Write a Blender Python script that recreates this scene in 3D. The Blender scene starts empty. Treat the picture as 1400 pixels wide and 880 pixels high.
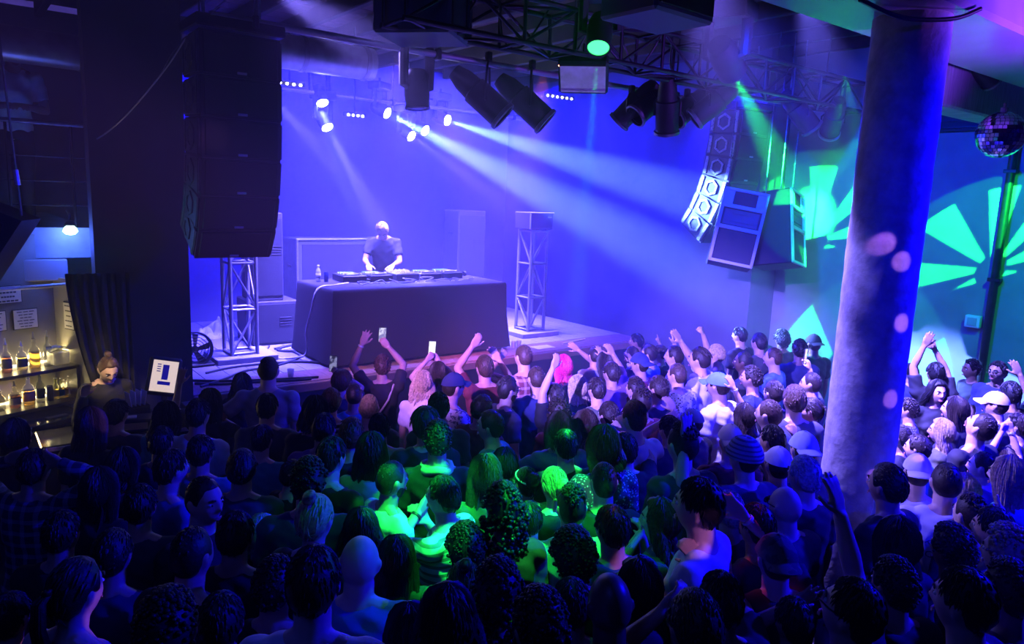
import bpy, bmesh, math, random
import numpy as np
from math import sin, cos, pi, radians as R
from mathutils import Vector, Matrix, Quaternion, noise as mnoise
from mathutils.bvhtree import BVHTree

random.seed(7); np.random.seed(7)
SC = bpy.context.scene
COL = SC.collection

# ------------------------------------------------------------------ camera
CAMZ = 3.1
FPX = 1000.0                       # focal length in pixels of the 1400 px frame
PITCH, ROLL, AZ = R(9.65), R(2.3), R(38)
VF = Vector((sin(AZ) * cos(PITCH), cos(AZ) * cos(PITCH), -sin(PITCH)))
VR0 = Vector((cos(AZ), -sin(AZ), 0))
VU0 = Vector((sin(AZ) * sin(PITCH), cos(AZ) * sin(PITCH), cos(PITCH)))
VR = VR0 * cos(ROLL) + VU0 * sin(ROLL)
VU = VU0 * cos(ROLL) - VR0 * sin(ROLL)
CPOS = Vector((0, 0, CAMZ))
cd = bpy.data.cameras.new('camera'); cam = bpy.data.objects.new('camera', cd); COL.objects.link(cam)
cd.sensor_width = 36.0; cd.lens = 36.0 * FPX / 1400.0; cd.clip_start = 0.05; cd.clip_end = 100
cam.matrix_world = Matrix(((VR.x, VU.x, -VF.x, 0), (VR.y, VU.y, -VF.y, 0), (VR.z, VU.z, -VF.z, CAMZ), (0, 0, 0, 1)))
SC.camera = cam

def ray(px, py): return VF + VR * ((px - 700) / FPX) - VU * ((py - 440) / FPX)
def at(px, py, z): d = ray(px, py); return CPOS + d * ((z - CAMZ) / d.z)
def aty(px, py, y): d = ray(px, py); return CPOS + d * (y / d.y)
def atx(px, py, x): d = ray(px, py); return CPOS + d * (x / d.x)

# ------------------------------------------------------------------ world, exposure, haze
SC.view_settings.view_transform = 'Standard'
SC.view_settings.look = 'None'
SC.view_settings.gamma = 1.0
SC.view_settings.use_curve_mapping = False
SC.view_settings.exposure = 0.0
cy = SC.cycles
cy.max_bounces = 3; cy.diffuse_bounces = 2; cy.glossy_bounces = 2; cy.transmission_bounces = 4
cy.volume_bounces = 0; cy.transparent_max_bounces = 6
cy.caustics_reflective = False; cy.caustics_refractive = False
cy.sample_clamp_direct = 0; cy.sample_clamp_indirect = 4.0
cy.use_denoising = True
try: cy.denoiser = 'OPENIMAGEDENOISE'
except Exception: pass

W = bpy.data.worlds.new('night_club_air'); SC.world = W; W.use_nodes = True
nt = W.node_tree; nt.nodes.clear()
wo = nt.nodes.new('ShaderNodeOutputWorld'); bg = nt.nodes.new('ShaderNodeBackground')
bg.inputs[0].default_value = (0.02, 0.03, 0.4, 1); bg.inputs[1].default_value = 0.004
nt.links.new(bg.outputs[0], wo.inputs[0])
vs = nt.nodes.new('ShaderNodeVolumeScatter')
vs.inputs['Color'].default_value = (0.9, 0.92, 1, 1); vs.inputs['Density'].default_value = 0.022; vs.inputs['Anisotropy'].default_value = 0.25
nt.links.new(vs.outputs[0], wo.inputs[1])
# the haze machine stands on the stage: the air is thick there and thins out over the audience
gp = nt.nodes.new('ShaderNodeNewGeometry'); sx = nt.nodes.new('ShaderNodeSeparateXYZ'); nt.links.new(gp.outputs['Position'], sx.inputs[0])
mr = nt.nodes.new('ShaderNodeMapRange'); mr.interpolation_type = 'SMOOTHSTEP'
for k_, v_ in ((1, 2.6), (2, 6.4), (3, 0.0015), (4, 0.027)): mr.inputs[k_].default_value = v_
nt.links.new(sx.outputs[1], mr.inputs[0]); nt.links.new(mr.outputs[0], vs.inputs['Density'])
W.cycles.volume_step_size = 0.6; W.cycles.volume_sampling = 'MULTIPLE_IMPORTANCE'
cy.volume_step_rate = 1.0; cy.volume_preview_step_rate = 1.0; cy.volume_max_steps = 64

# ------------------------------------------------------------------ lights
def light_nodes(d):
    d.use_nodes = True
    n = d.node_tree
    return n, n.nodes['Emission']
def spot(pos, target, power, color, size, blend=0.3, soft=0.03, name='stage_beam', streak=0.0, gobo=None):
    d = bpy.data.lights.new(name, 'SPOT'); o = bpy.data.objects.new(name, d); COL.objects.link(o)
    pos = Vector(pos); target = Vector(target)
    o.location = pos; o.rotation_euler = (target - pos).to_track_quat('-Z', 'Y').to_euler()
    d.energy = power; d.color = color; d.spot_size = R(size); d.spot_blend = blend; d.shadow_soft_size = soft
    if streak or gobo:
        n, em = light_nodes(d)
        tc = n.nodes.new('ShaderNodeTexCoord'); sp = n.nodes.new('ShaderNodeSeparateXYZ')
        n.links.new(tc.outputs['Normal'], sp.inputs[0])
        def m(op, a, b=None, c=None):
            q = n.nodes.new('ShaderNodeMath'); q.operation = op
            for k, v in enumerate((a, b, c)):
                if v is None: continue
                if isinstance(v, (int, float)): q.inputs[k].default_value = v
                else: n.links.new(v, q.inputs[k])
            return q.outputs[0]
        az = m('ABSOLUTE', sp.outputs[2])
        u = m('DIVIDE', sp.outputs[0], az); v = m('DIVIDE', sp.outputs[1], az)
        if streak:
            cb = n.nodes.new('ShaderNodeCombineXYZ'); n.links.new(u, cb.inputs[0]); n.links.new(v, cb.inputs[1])
            nz = n.nodes.new('ShaderNodeTexNoise'); nz.inputs['Scale'].default_value = 22; nz.inputs['Detail'].default_value = 2
            n.links.new(cb.outputs[0], nz.inputs[0])
            f = m('ADD', m('MULTIPLY', nz.outputs[0], 2 * streak), 1 - streak)
            f = m('MAXIMUM', f, 0.02)
            n.links.new(f, em.inputs[1])
        if gobo:                       # a sunburst cut in a metal disc: petals between two radii
            rmin, rmax, petals, duty, rot, cut = gobo
            rad = m('SQRT', m('ADD', m('MULTIPLY', u, u), m('MULTIPLY', v, v)))
            ang = m('ADD', m('ARCTAN2', v, u), rot)
            fr = m('FRACT', m('MULTIPLY', m('ADD', ang, 4 * pi), petals / (2 * pi)))
            tri = m('ABSOLUTE', m('SUBTRACT', fr, 0.5))
            pet = m('MULTIPLY', m('LESS_THAN', tri, duty / 2), 1.0)
            a = m('MULTIPLY', m('GREATER_THAN', rad, rmin), m('LESS_THAN', rad, rmax))
            if cut is not None: a = m('MULTIPLY', a, m('GREATER_THAN', v, -cut))
            f = m('ADD', m('MULTIPLY', pet, a), 0.04)
            n.links.new(f, em.inputs[1])
    return o
def area(pos, target, power, color, sx, sy, name='wash_light', spread=180):
    d = bpy.data.lights.new(name, 'AREA'); o = bpy.data.objects.new(name, d); COL.objects.link(o)
    d.shape = 'RECTANGLE'; d.size = sx; d.size_y = sy; d.energy = power; d.color = color; d.spread = R(spread)
    pos = Vector(pos); target = Vector(target)
    o.location = pos; o.rotation_euler = (target - pos).to_track_quat('-Z', 'Y').to_euler()
    return o
LAV = (0.12, 0.105, 1.0); ICE = (0.13, 0.25, 1.0); BLU = (0.002, 0.0006, 1.0); VIO = (0.14, 0.03, 1.0)
GRN = (0.01, 1.0, 0.08)
# white-lavender movers on the rear pipe, aimed over the stage into the right of the crowd
BEAMS = [((4.51, 10.25, 3.96), (4.95, 8.2, 1.6), 17000, LAV, 12, .6),
         ((5.49, 10.25, 4.27), (8.1, 5.4, 1.9), 85000, ICE, 12, .7),
         ((6.57, 10.25, 4.27), (8.2, 5.3, 2.9), 75000, ICE, 11, .7),
         ((5.91, 10.25, 3.96), (7.4, 6.4, 1.7), 14000, LAV, 9, .6),
         ((6.16, 10.25, 4.07), (7.9, 5.6, 1.8), 20000, LAV, 13, .7),
         ((4.43, 10.25, 4.29), (4.45, 9.0, 2.6), 1600, ICE, 20, .8),
         ((3.70, 10.25, 4.30), (5.0, 7.8, 2.0), 9000, LAV, 16, .7)]
for k, b in enumerate(BEAMS):
    spot(b[0], b[1], b[2], b[3], b[4], b[5], 0.03, streak=0.75)
# blue wash of the LED bars on the stage backdrop and floor
area((5.0, 9.6, 4.7), (5.2, 11.3, 2.2), 1300, BLU, 5.5, 0.25)
area((5.2, 8.6, 4.6), (5.2, 9.4, 1.0), 1500, (0.13, 0.10, 1), 4.2, 0.3, spread=65)
area((7.4, 9.0, 4.7), (8.4, 8.6, 2.4), 420, BLU, 1.6, 0.25)
# rear washes added, without fixtures, to light the right and middle crowd
spot((6.4, 10.2, 4.4), (7.0, 4.6, 1.4), 7000, (0.02, 0.012, 1), 32, 0.8, 0.08, 'added_rear_wash')
spot((5.6, 10.2, 4.4), (6.4, 3.0, 1.4), 8000, (0.02, 0.012, 1), 30, 0.9, 0.08, 'added_rear_wash')
spot((6.3, 10.2, 4.45), (5.0, 5.6, 1.5), 4500, (0.14, 0.04, 1), 24, 0.9, 0.08, 'added_rear_wash')
# blue fill spots added to lift the audience, column and right wall
spot((8.4, 6.4, 4.5), (6.4, 2.9, 1.4), 22000, (0.003, 0.001, 1), 75, 0.9, 0.1, 'added_wash')
spot((8.9, 2.6, 4.6), (6.6, 2.6, 1.4), 8000, (0.003, 0.001, 1), 80, 0.9, 0.1, 'added_wash')
spot((5.4, 4.0, 4.7), (9.4, 4.2, 2.4), 1300, (0.0, 0.02, 1), 85, 0.9, 0.1, 'added_wash')
spot((7.6, -0.2, 4.6), (4.6, 2.2, 1.5), 4500, (0.003, 0.001, 1), 75, 0.9, 0.1, 'added_wash')
spot((2.0, -1.2, 4.7), (5.2, 2.6, 1.9), 900, (0.002, 0.001, 1), 50, 0.9, 0.1, 'added_wash')
# faint blue fill added, without a fixture, over the left of the room
area((-1.0, 1.5, 5.0), (1.5, 5.0, 1.5), 30, (0.02, 0.05, 1), 2.0, 2.0, 'left_fill')
spot((2.5, 7.1, 4.95), (4.9, 2.35, 2.2), 3800, (0.24, 0.18, 1), 24, 0.7, 0.05, 'added_wash')  # added lavender spot for the left edge of the column
spot((4.4, 3.8, 5.05), (6.0, 2.8, 1.4), 14000, (0.20, 0.14, 1), 48, 0.9, 0.05, 'added_wash')  # lavender spots added over the right crowd, no fixtures hang there
spot((5.9, 3.8, 5.05), (7.3, 3.0, 1.5), 12000, (0.16, 0.13, 1), 40, 0.9, 0.05, 'added_wash')
spot((-3.2, 1.1, 5.0), (6.3, 5.3, 1.5), 32000, (0.20, 0.13, 1), 17, 0.8, 0.05, 'added_side_wash')  # unseen side spots added to light the crowd from the left
spot((-3.0, 1.8, 5.0), (4.2, 5.9, 1.5), 12000, (0.42, 0.15, 1), 14, 0.9, 0.05, 'added_side_wash')
# pink front light on the apron
spot((5.4, 6.5, 4.5), (5.3, 7.15, 1.1), 900, (1.0, 0.22, 0.45), 34, 0.9, 0.05, 'pink_par')
spot((3.5, 6.4, 4.5), (3.9, 7.15, 1.2), 420, (1.0, 0.45, 0.2), 36, 0.9, 0.05, 'amber_par')
spot((6.3, 4.6, 5.0), at(773, 500, 1.5), 1500, (1.0, 0.06, 0.45), 8, 0.6, 0.03, 'pink_fill')  # narrow spot added so the pink hair shows
spot((3.2, 4.4, 5.0), at(870, 800, 1.4), 160, (1.0, 0.05, 0.08), 4, 0.6, 0.03, 'red_fill')  # red spots added to tint single heads
spot((3.6, 4.2, 5.0), at(1046, 778, 1.45), 200, (1.0, 0.05, 0.15), 4, 0.6, 0.03, 'red_fill')
spot((3.4, 6.4, 5.0), at(655, 562, 1.5), 200, (1.0, 0.1, 0.15), 6, 0.6, 0.03, 'red_fill')
spot((1.0, 4.0, 5.05), (4.8, 7.9, 1.4), 1300, (0.16, 0.07, 1), 24, 0.9, 0.05, 'table_fill')  # added blue fill on the front of the tablecloth
# green movers: two beams with sunburst gobos on the right wall, one over the middle of the crowd
G1P, G2P = aty(818, 66, 4.55), aty(1001, 97, 4.7)
w1, w2, w3 = atx(1113, 330, 9.4), atx(1355, 368, 9.4), atx(1165, 545, 9.4)
spot((6.6, 3.4, 3.8), w1, 6000, GRN, 40, .1, .012, 'green_gobo', gobo=(.045, .29, 9, .5, .2, .03))
spot((7.4, 1.9, 4.3), w2, 6000, GRN, 40, .1, .012, 'green_gobo', gobo=(.045, .30, 9, .5, .2, .03))
spot((7.0, 3.9, 4.4), w3, 4500, GRN, 34, .1, .012, 'green_gobo', gobo=(.12, .29, 5, .45, .6, .03))
G1D, G2D = (at(770, 612, 1.5) - G1P).normalized(), (atx(1103, 300, 9.4) - G2P).normalized()
spot(G1P + G1D * .05, G1P + G1D, 9000, GRN, 5, .8, .02, 'green_beam')
spot(G2P + G2D * .05, G2P + G2D, 26000, GRN, 15, .9, .02, 'green_beam')
spot((2.1, 2.2, 4.9), at(672, 690, 1.45), 2600, GRN, 40, .5, .03, 'green_mover', gobo=(.0, .20, 7, .72, .3, None))
# violet dots like mirror ball reflections, from narrow spots added out of view
DOTS = Vector((2.6, -1.6, 4.5))
def dot(px, py, p, power, size):
    spot(DOTS, p, power, (.55, .2, 1), size, .6, .005, 'violet_dot_spot')   # added narrow spot, no mirror ball hangs at its source
for (px, py, pw, sz) in ((1207, 333, 1500, 1.9), (1234, 357, 1500, 1.7), (1234, 441, 1800, 1.5), (1219, 545, 1800, 1.4), (1194, 650, 1500, 1.0)):
    r_ = ray(px, py); best = None
    for k in range(400):                                   # where this line of sight meets the column
        t = 3.6 + k * .005; q = CPOS + r_ * t
        if math.hypot(q.x - 4.93, q.y - 2.34) < .235: best = q; break
    if best: dot(px, py, best, pw, sz)
for (px, py, z, pw, sz) in ((158, 562, 1.65, 700, 1.9), (10, 640, 1.7, 700, 2.0), (118, 845, 1.45, 700, 2.2), (546, 772, 1.5, 350, 1.8), (825, 790, 1.25, 600, 2.6), (845, 652, 1.6, 500, 2.2), (295, 187, 3.4, 500, 1.8)):
    p = at(px, py, z) if z < 3 else aty(px, py, 6.0)
    dot(px, py, p, pw, sz)
# added teal spot standing in for bar glow on the near array
spot((.55, 6.7, 2.4), (1.62, 6.3, 2.8), 22, (0.0, 0.6, 1), 40, .9, .05, 'array_teal_fill')
# violet uplight on the painted ceiling beam
spot((5.9, 0.7, 3.6), (5.9, 2.3, 4.8), 1100, (0.22, 0.05, 1), 85, .9, .1, 'violet_uplight')
# ------------------------------------------------------------------ mesh helpers
class MB:
    def __init__(s): s.v = []; s.f = []; s.m = []
    def add(s, vs, fs, M=None, mi=0):
        o = len(s.v)
        if M is not None: vs = [M @ Vector(v) for v in vs]
        s.v += [tuple(v) for v in vs]; s.f += [tuple(i + o for i in f) for f in fs]; s.m += [mi] * len(fs)
        return s
    def box(s, c, d, M=None, b=0.0, mi=0, rz=0.0):
        hx, hy, hz = d[0] / 2, d[1] / 2, d[2] / 2
        X = Matrix.Translation(c) @ Matrix.Rotation(rz, 4, 'Z')
        if M is not None: X = M @ X
        if b <= 0:
            vs = [(x * hx, y * hy, z * hz) for z in (-1, 1) for y in (-1, 1) for x in (-1, 1)]
            fs = [(0, 2, 3, 1), (4, 5, 7, 6), (0, 1, 5, 4), (2, 6, 7, 3), (0, 4, 6, 2), (1, 3, 7, 5)]
        else:
            vs = []; idx = {}
            for x in (-1, 1):
                for y in (-1, 1):
                    for z in (-1, 1):
                        for a in range(3):
                            q = [x * (hx - b), y * (hy - b), z * (hz - b)]
                            q[a] = (x, y, z)[a] * (hx, hy, hz)[a]
                            idx[(x, y, z, a)] = len(vs); vs.append(tuple(q))
            fs = []
            for a in range(3):
                p, q = [(1, 2), (2, 0), (0, 1)][a]
                for sg in (-1, 1):
                    r = []
                    for (e, g) in ((-1, -1), (1, -1), (1, 1), (-1, 1)):
                        k = [0, 0, 0]; k[a] = sg; k[p] = e; k[q] = g; r.append(idx[(*k, a)])
                    fs.append(tuple(r if sg > 0 else r[::-1]))
                for e in (-1, 1):                       # edges along axis a
                    for g in (-1, 1):
                        k1 = [0, 0, 0]; k1[p] = e; k1[q] = g; k1[a] = -1
                        k2 = list(k1); k2[a] = 1
                        r = (idx[(*k1, p)], idx[(*k2, p)], idx[(*k2, q)], idx[(*k1, q)])
                        fs.append(r if e * g < 0 else r[::-1])
            for x in (-1, 1):
                for y in (-1, 1):
                    for z in (-1, 1):
                        r = tuple(idx[(x, y, z, a)] for a in range(3)); fs.append(r if x * y * z > 0 else r[::-1])
        return s.add(vs, fs, X, mi)
    def tube(s, pts, r, n=8, M=None, cap=True, mi=0, closed=False):
        pts = [Vector(p) for p in pts]; N = len(pts)
        rs = r if isinstance(r, (list, tuple)) else [r] * N
        vs = []; fs = []; prev = None
        for i, p in enumerate(pts):
            if closed: t = pts[(i + 1) % N] - pts[i - 1]
            else: t = (pts[min(i + 1, N - 1)] - pts[max(i - 1, 0)])
            t = t.normalized() if t.length > 1e-9 else Vector((0, 0, 1))
            if prev is None:
                a = Vector((0, 0, 1)) if abs(t.z) < .9 else Vector((1, 0, 0))
                u = t.cross(a).normalized()
            else:
                u = (prev - t * prev.dot(t)); u = u.normalized() if u.length > 1e-6 else t.orthogonal().normalized()
            prev = u; w = t.cross(u)
            for k in range(n):
                a = 2 * pi * k / n; vs.append(p + (u * cos(a) + w * sin(a)) * rs[i])
        for i in range(N if closed else N - 1):
            j = (i + 1) % N
            for k in range(n):
                l = (k + 1) % n; fs.append((i * n + k, i * n + l, j * n + l, j * n + k))
        if cap and not closed:
            fs.append(tuple(range(n))[::-1]); fs.append(tuple((N - 1) * n + k for k in range(n)))
        return s.add(vs, fs, M, mi)
    def lathe(s, prof, n=20, M=None, mi=0, close=True):
        vs = []; fs = []
        for (r, z) in prof:
            for k in range(n): a = 2 * pi * k / n; vs.append((r * cos(a), r * sin(a), z))
        for i in range(len(prof) - 1):
            for k in range(n):
                l = (k + 1) % n; fs.append((i * n + k, i * n + l, (i + 1) * n + l, (i + 1) * n + k))
        if close:
            if prof[0][0] > 1e-5: fs.append(tuple(range(n))[::-1])
            if prof[-1][0] > 1e-5: fs.append(tuple((len(prof) - 1) * n + k for k in range(n)))
        return s.add(vs, fs, M, mi)
    def ell(s, c, r, n=12, m=8, M=None, mi=0):
        if not isinstance(r, (tuple, list)): r = (r, r, r)
        vs = [(c[0], c[1], c[2] - r[2])]; fs = []
        for i in range(1, m):
            t = -pi / 2 + pi * i / m
            for k in range(n):
                a = 2 * pi * k / n; vs.append((c[0] + r[0] * cos(t) * cos(a), c[1] + r[1] * cos(t) * sin(a), c[2] + r[2] * sin(t)))
        vs.append((c[0], c[1], c[2] + r[2])); T = len(vs) - 1
        for k in range(n):
            l = (k + 1) % n
            fs.append((0, 1 + l, 1 + k))
            for i in range(m - 2): fs.append((1 + i * n + k, 1 + i * n + l, 1 + (i + 1) * n + l, 1 + (i + 1) * n + k))
            fs.append((1 + (m - 2) * n + k, 1 + (m - 2) * n + l, T))
        return s.add(vs, fs, M, mi)
    def prism(s, poly, a, b, axis='y', M=None, mi=0):
        # poly: 2-D outline (counter-clockwise) in the plane square to the axis, extruded from a to b
        n = len(poly); vs = []
        for t in (a, b):
            for (p, q) in poly:
                vs.append({'y': (p, t, q), 'x': (t, p, q), 'z': (p, q, t)}[axis])
        fs = [tuple(range(n)), tuple(range(2 * n - 1, n - 1, -1))]
        for k in range(n): l = (k + 1) % n; fs.append((k, k + n, l + n, l))
        return s.add(vs, fs, M, mi)
    def mesh(s, name, smooth=None):
        me = bpy.data.meshes.new(name); me.from_pydata(s.v, [], s.f)
        b = bmesh.new(); b.from_mesh(me); bmesh.ops.recalc_face_normals(b, faces=b.faces); b.to_mesh(me); b.free()
        if any(s.m): me.polygons.foreach_set('material_index', s.m)
        if smooth is not None:
            me.polygons.foreach_set('use_smooth', [True] * len(me.polygons))
            try: me.set_sharp_from_angle(angle=R(smooth))
            except Exception: pass
        return me
    def build(s, name, mat, parent=None, smooth=None, loc=None):
        me = s.mesh(name, smooth)
        for m_ in (mat if isinstance(mat, (list, tuple)) else [mat]): me.materials.append(m_)
        o = bpy.data.objects.new(name, me); COL.objects.link(o)
        if parent is not None: o.parent = parent
        if loc is not None: o.location = loc
        return o
def aim(p, d, up=(0, 0, 1)):           # matrix whose Z axis points along d
    z = Vector(d).normalized(); x = Vector(up).cross(z)
    if x.length < 1e-4: x = Vector((1, 0, 0))
    x.normalize(); y = z.cross(x)
    return Matrix(((x.x, y.x, z.x, p[0]), (x.y, y.y, z.y, p[1]), (x.z, y.z, z.z, p[2]), (0, 0, 0, 1)))
def tag(o, label=None, cat=None, group=None, kind=None):
    if label: o['label'] = label
    if cat: o['category'] = cat
    if group: o['group'] = group
    if kind: o['kind'] = kind
    return o
def thing(name, label, cat, loc=(0, 0, 0), rz=0.0, group=None):
    o = bpy.data.objects.new(name, None); COL.objects.link(o)
    o.empty_display_size = .1; o.location = loc; o.rotation_euler = (0, 0, rz)
    return tag(o, label, cat, group)
def copy_tree(o, parent=None):
    c = o.copy(); COL.objects.link(c)
    if parent is not None:
        mi = o.matrix_parent_inverse.copy(); c.parent = parent; c.matrix_parent_inverse = mi
    for ch in list(o.children): copy_tree(ch, c)
    return c
def structure(o): o['kind'] = 'structure'; return o

# ------------------------------------------------------------------ materials
MATS = {}
def mat(name, col, rough=.6, metal=0.0, noise=0.0, scale=20.0, bump=0.0, emit=None, spec=.5, coord='Object', col2=None, detail=4, stretch=None, trans=0.0, alpha=1.0, sheen=0.0):
    if name in MATS: return MATS[name]
    m = bpy.data.materials.new(name); m.use_nodes = True; n = m.node_tree; b = n.nodes['Principled BSDF']
    b.inputs['Base Color'].default_value = (*col, 1); b.inputs['Roughness'].default_value = rough
    b.inputs['Metallic'].default_value = metal; b.inputs['Specular IOR Level'].default_value = spec
    if trans: b.inputs['Transmission Weight'].default_value = trans
    if alpha < 1: b.inputs['Alpha'].default_value = alpha
    if emit: b.inputs['Emission Color'].default_value = (*emit[:3], 1); b.inputs['Emission Strength'].default_value = emit[3]
    if noise or bump or col2:
        tc = n.nodes.new('ShaderNodeTexCoord'); nz = n.nodes.new('ShaderNodeTexNoise')
        nz.inputs['Scale'].default_value = scale; nz.inputs['Detail'].default_value = detail
        src = tc.outputs[coord]
        if stretch:
            mp = n.nodes.new('ShaderNodeMapping'); mp.inputs['Scale'].default_value = stretch
            n.links.new(src, mp.inputs[0]); src = mp.outputs[0]
        n.links.new(src, nz.inputs[0])
        if noise or col2:
            mx = n.nodes.new('ShaderNodeMix'); mx.data_type = 'RGBA'
            c2 = col2 or tuple(max(0, c * (1 - noise)) for c in col)
            mx.inputs[6].default_value = (*col, 1); mx.inputs[7].default_value = (*c2, 1)
            rp = n.nodes.new('ShaderNodeMapRange'); rp.inputs[1].default_value = .35; rp.inputs[2].default_value = .65
            n.links.new(nz.outputs[0], rp.inputs[0]); n.links.new(rp.outputs[0], mx.inputs[0]); n.links.new(mx.outputs[2], b.inputs['Base Color'])
        if bump:
            bp = n.nodes.new('ShaderNodeBump'); bp.inputs['Strength'].default_value = bump; bp.inputs['Distance'].default_value = .01
            n.links.new(nz.outputs[0], bp.inputs['Height']); n.links.new(bp.outputs[0], b.inputs['Normal'])
    MATS[name] = m
    return m
M_black = mat('black_paint', (.012, .012, .014), .6, noise=.3, scale=30)
M_cab = mat('speaker_paint', (.02, .02, .022), .55, bump=.15, scale=220)
M_grille = mat('speaker_grille', (.016, .016, .018), .7, bump=.5, scale=400)
M_alu = mat('brushed_aluminium', (.72, .72, .74), .38, .85, noise=.15, scale=40)
M_steel = mat('dull_steel', (.22, .22, .24), .45, .8, noise=.3, scale=15)
M_dsteel = mat('black_steel', (.03, .03, .035), .4, .5, noise=.3, scale=15)
M_plywood = mat('painted_plywood', (.6, .58, .56), .55, noise=.2, scale=6, stretch=(1, 8, 1), bump=.05)
M_rubber = mat('cable_rubber', (.02, .02, .022), .5)
M_white = mat('white_plastic', (.75, .75, .75), .5)
M_cloth = mat('black_table_cloth', (.028, .025, .03), .85, bump=.2, scale=120)
M_concrete = mat('column_concrete', (.34, .33, .33), .8, noise=.35, scale=11, bump=1.0, detail=9)
M_wall = mat('painted_wall', (.26, .27, .29), .8, noise=.22, scale=2.2, bump=.15, detail=8)
M_backdrop = mat('stage_backdrop', (.2, .2, .22), .9, noise=.12, scale=1.5)
M_wing = mat('wing_paint', (.11, .11, .13), .85, noise=.25, scale=2)
M_dark = mat('dark_wall', (.02, .02, .023), .85, noise=.4, scale=3, bump=.1)
M_floor = mat('club_floor', (.03, .028, .03), .5, noise=.4, scale=5)
M_deck = mat('stage_board', (.42, .40, .40), .6, noise=.35, scale=5, stretch=(1, 14, 1), bump=.08, detail=6)
M_apron = mat('apron_board', (.36, .2, .17), .5, noise=.4, scale=6, stretch=(8, 1, 1), bump=.08)
M_ceil = mat('ceiling_wood', (.14, .07, .05), .75, noise=.5, scale=5, stretch=(1, 10, 1), bump=.2)
M_joist = mat('ceiling_joist', (.05, .03, .028), .8, noise=.5, scale=5, stretch=(10, 1, 1))
M_duct = mat('galvanised_duct', (.3, .31, .33), .4, .75, noise=.3, scale=6)

# ------------------------------------------------------------------ room shell
o = structure(MB().box((2.75, 4.25, -.1), (13.7, 15.1, .2)).build('floor', M_floor))
CEIL = 5.25
ceil = structure(MB().box((2.75, 4.25, CEIL + .16), (13.7, 15.1, .1)).build('ceiling', M_ceil))
pl = None
for k in range(46):                                 # ceiling planks over the room, laid along the stage front
    y = -2.9 + k * .32
    me = pl.data if pl else None
    if pl is None:
        pl = MB().box((0, 0, 0), (13.6, .31, .03), b=.006).build('plank', M_ceil, ceil); q = pl
    else:
        q = pl.copy(); COL.objects.link(q)
    q.location = (2.75, y, CEIL + .09 + random.uniform(-.004, .004))
jo = None
for k in range(20):
    if jo is None: jo = MB().box((0, 0, 0), (.09, 14.6, .2), b=.01).build('joist', M_joist, ceil); q = jo
    else: q = jo.copy(); COL.objects.link(q)
    q.location = (-3.6 + k * .68, 4.25, CEIL - .02)
structure(MB().box((3.1, 11.75, 2.6), (13.2, .2, 5.3)).build('wall_back', M_backdrop))
structure(MB().box((9.5, 2.0, 2.6), (.2, 9.6, 5.3)).build('wall_right', M_wall))
structure(MB().box((-3.9, 4.25, 2.6), (.2, 15, 5.3)).build('wall_left', M_dark))
structure(MB().box((2.75, -3.1, 2.6), (13.6, .2, 5.3)).build('wall_rear', M_dark))
# wing wall at the right of the stage: steps out at Y 6.85
b = MB(); b.box((8.92, 8.8, 2.6), (.2, 5.7, 5.3)); b.box((9.2, 6.05, 2.6), (.4, .2, 5.3))
structure(b.build('wall_wing', M_wing))
# dark masking wall between bar and stage: front at Y 7.45
b = MB(); b.box((1.46, 7.55, 2.6), (.78, .2, 5.3)); b.box((1.2, 7.5, 3.75), (.3, .2, 3.0)); b.box((1.78, 9.6, 2.6), (.14, 4.1, 5.3))
structure(b.build('wall_masking', M_dark))

# ------------------------------------------------------------------ stage
SX0, SX1, SY0, SY1, SZ = 1.86, 8.44, 7.98, 11.64, 1.03
stage = thing('stage', 'raised wooden stage under the DJ table, pale boards lit lavender', 'stage', (0, 0, 0))
MB().box(((SX0 + SX1) / 2, (7.5 + SY1) / 2, .48), (SX1 - SX0, SY1 - 7.5, .96)).build('riser', M_black, stage)
n = 24; wd = (SX1 - SX0) / n; dk = None
for k in range(n):
    if dk is None: dk = MB().box((0, 0, 0), (wd - .006, SY1 - SY0, .06), b=.004).build('board', M_deck, stage); q = dk
    else: q = dk.copy(); COL.objects.link(q)
    q.location = (SX0 + wd * (k + .5), (SY0 + SY1) / 2, SZ - .03 + random.uniform(-.0015, .0015))
apr = None
for k in range(3):
    w_ = (SX1 - SX0) / 3
    if apr is None: apr = MB().box((0, 0, 0), (w_ - .008, .47, .06), b=.006).build('apron_board', M_apron, stage); q = apr
    else: q = apr.copy(); COL.objects.link(q)
    q.location = (SX0 + w_ * (k + .5), SY0 - .24, SZ - .032)
MB().box(((SX0 + SX1) / 2, 7.47, SZ - .06), (SX1 - SX0, .05, .1), b=.01).build('edge_strip', mat('edge_trim', (.2, .12, .1), .5), stage)
# ------------------------------------------------------------------ ceiling structure, column, right wall
b = MB(); b.box((6.0, 2.4, 4.78), (6.9, .8, .94), b=.03)
structure(b.build('trim_1', mat('painted_beam', (.25, .22, .3), .28, noise=.2, scale=3, bump=.1)))
structure(MB().box((7.9, 3.15, 4.25), (3.0, .3, .4), b=.02).build('trim_2', mat('timber_beam', (.4, .42, .46), .7, noise=.35, scale=4, stretch=(10, 1, 1), bump=.2)))
def column_mesh():
    n, m = 40, 90; mb = MB(); vs = []; fs = []
    for i in range(m + 1):
        z = 4.32 * i / m
        for k in range(n):
            a = 2 * pi * k / n
            p = Vector((cos(a) * 2.2, sin(a) * 2.2, z * 4.0))
            r = .228 + .006 * mnoise.noise(p) + .004 * mnoise.noise(p * 3.1) + .002 * mnoise.noise(p * 9)
            vs.append((r * cos(a), r * sin(a), z))
    for i in range(m):
        for k in range(n): l = (k + 1) % n; fs.append((i * n + k, i * n + l, (i + 1) * n + l, (i + 1) * n + k))
    fs.append(tuple(range(n))[::-1]); fs.append(tuple(m * n + k for k in range(n)))
    return mb.add(vs, fs)
colm = thing('column', 'thick rough concrete column standing in the crowd at the right', 'column', (4.93, 2.34, 0))
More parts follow.
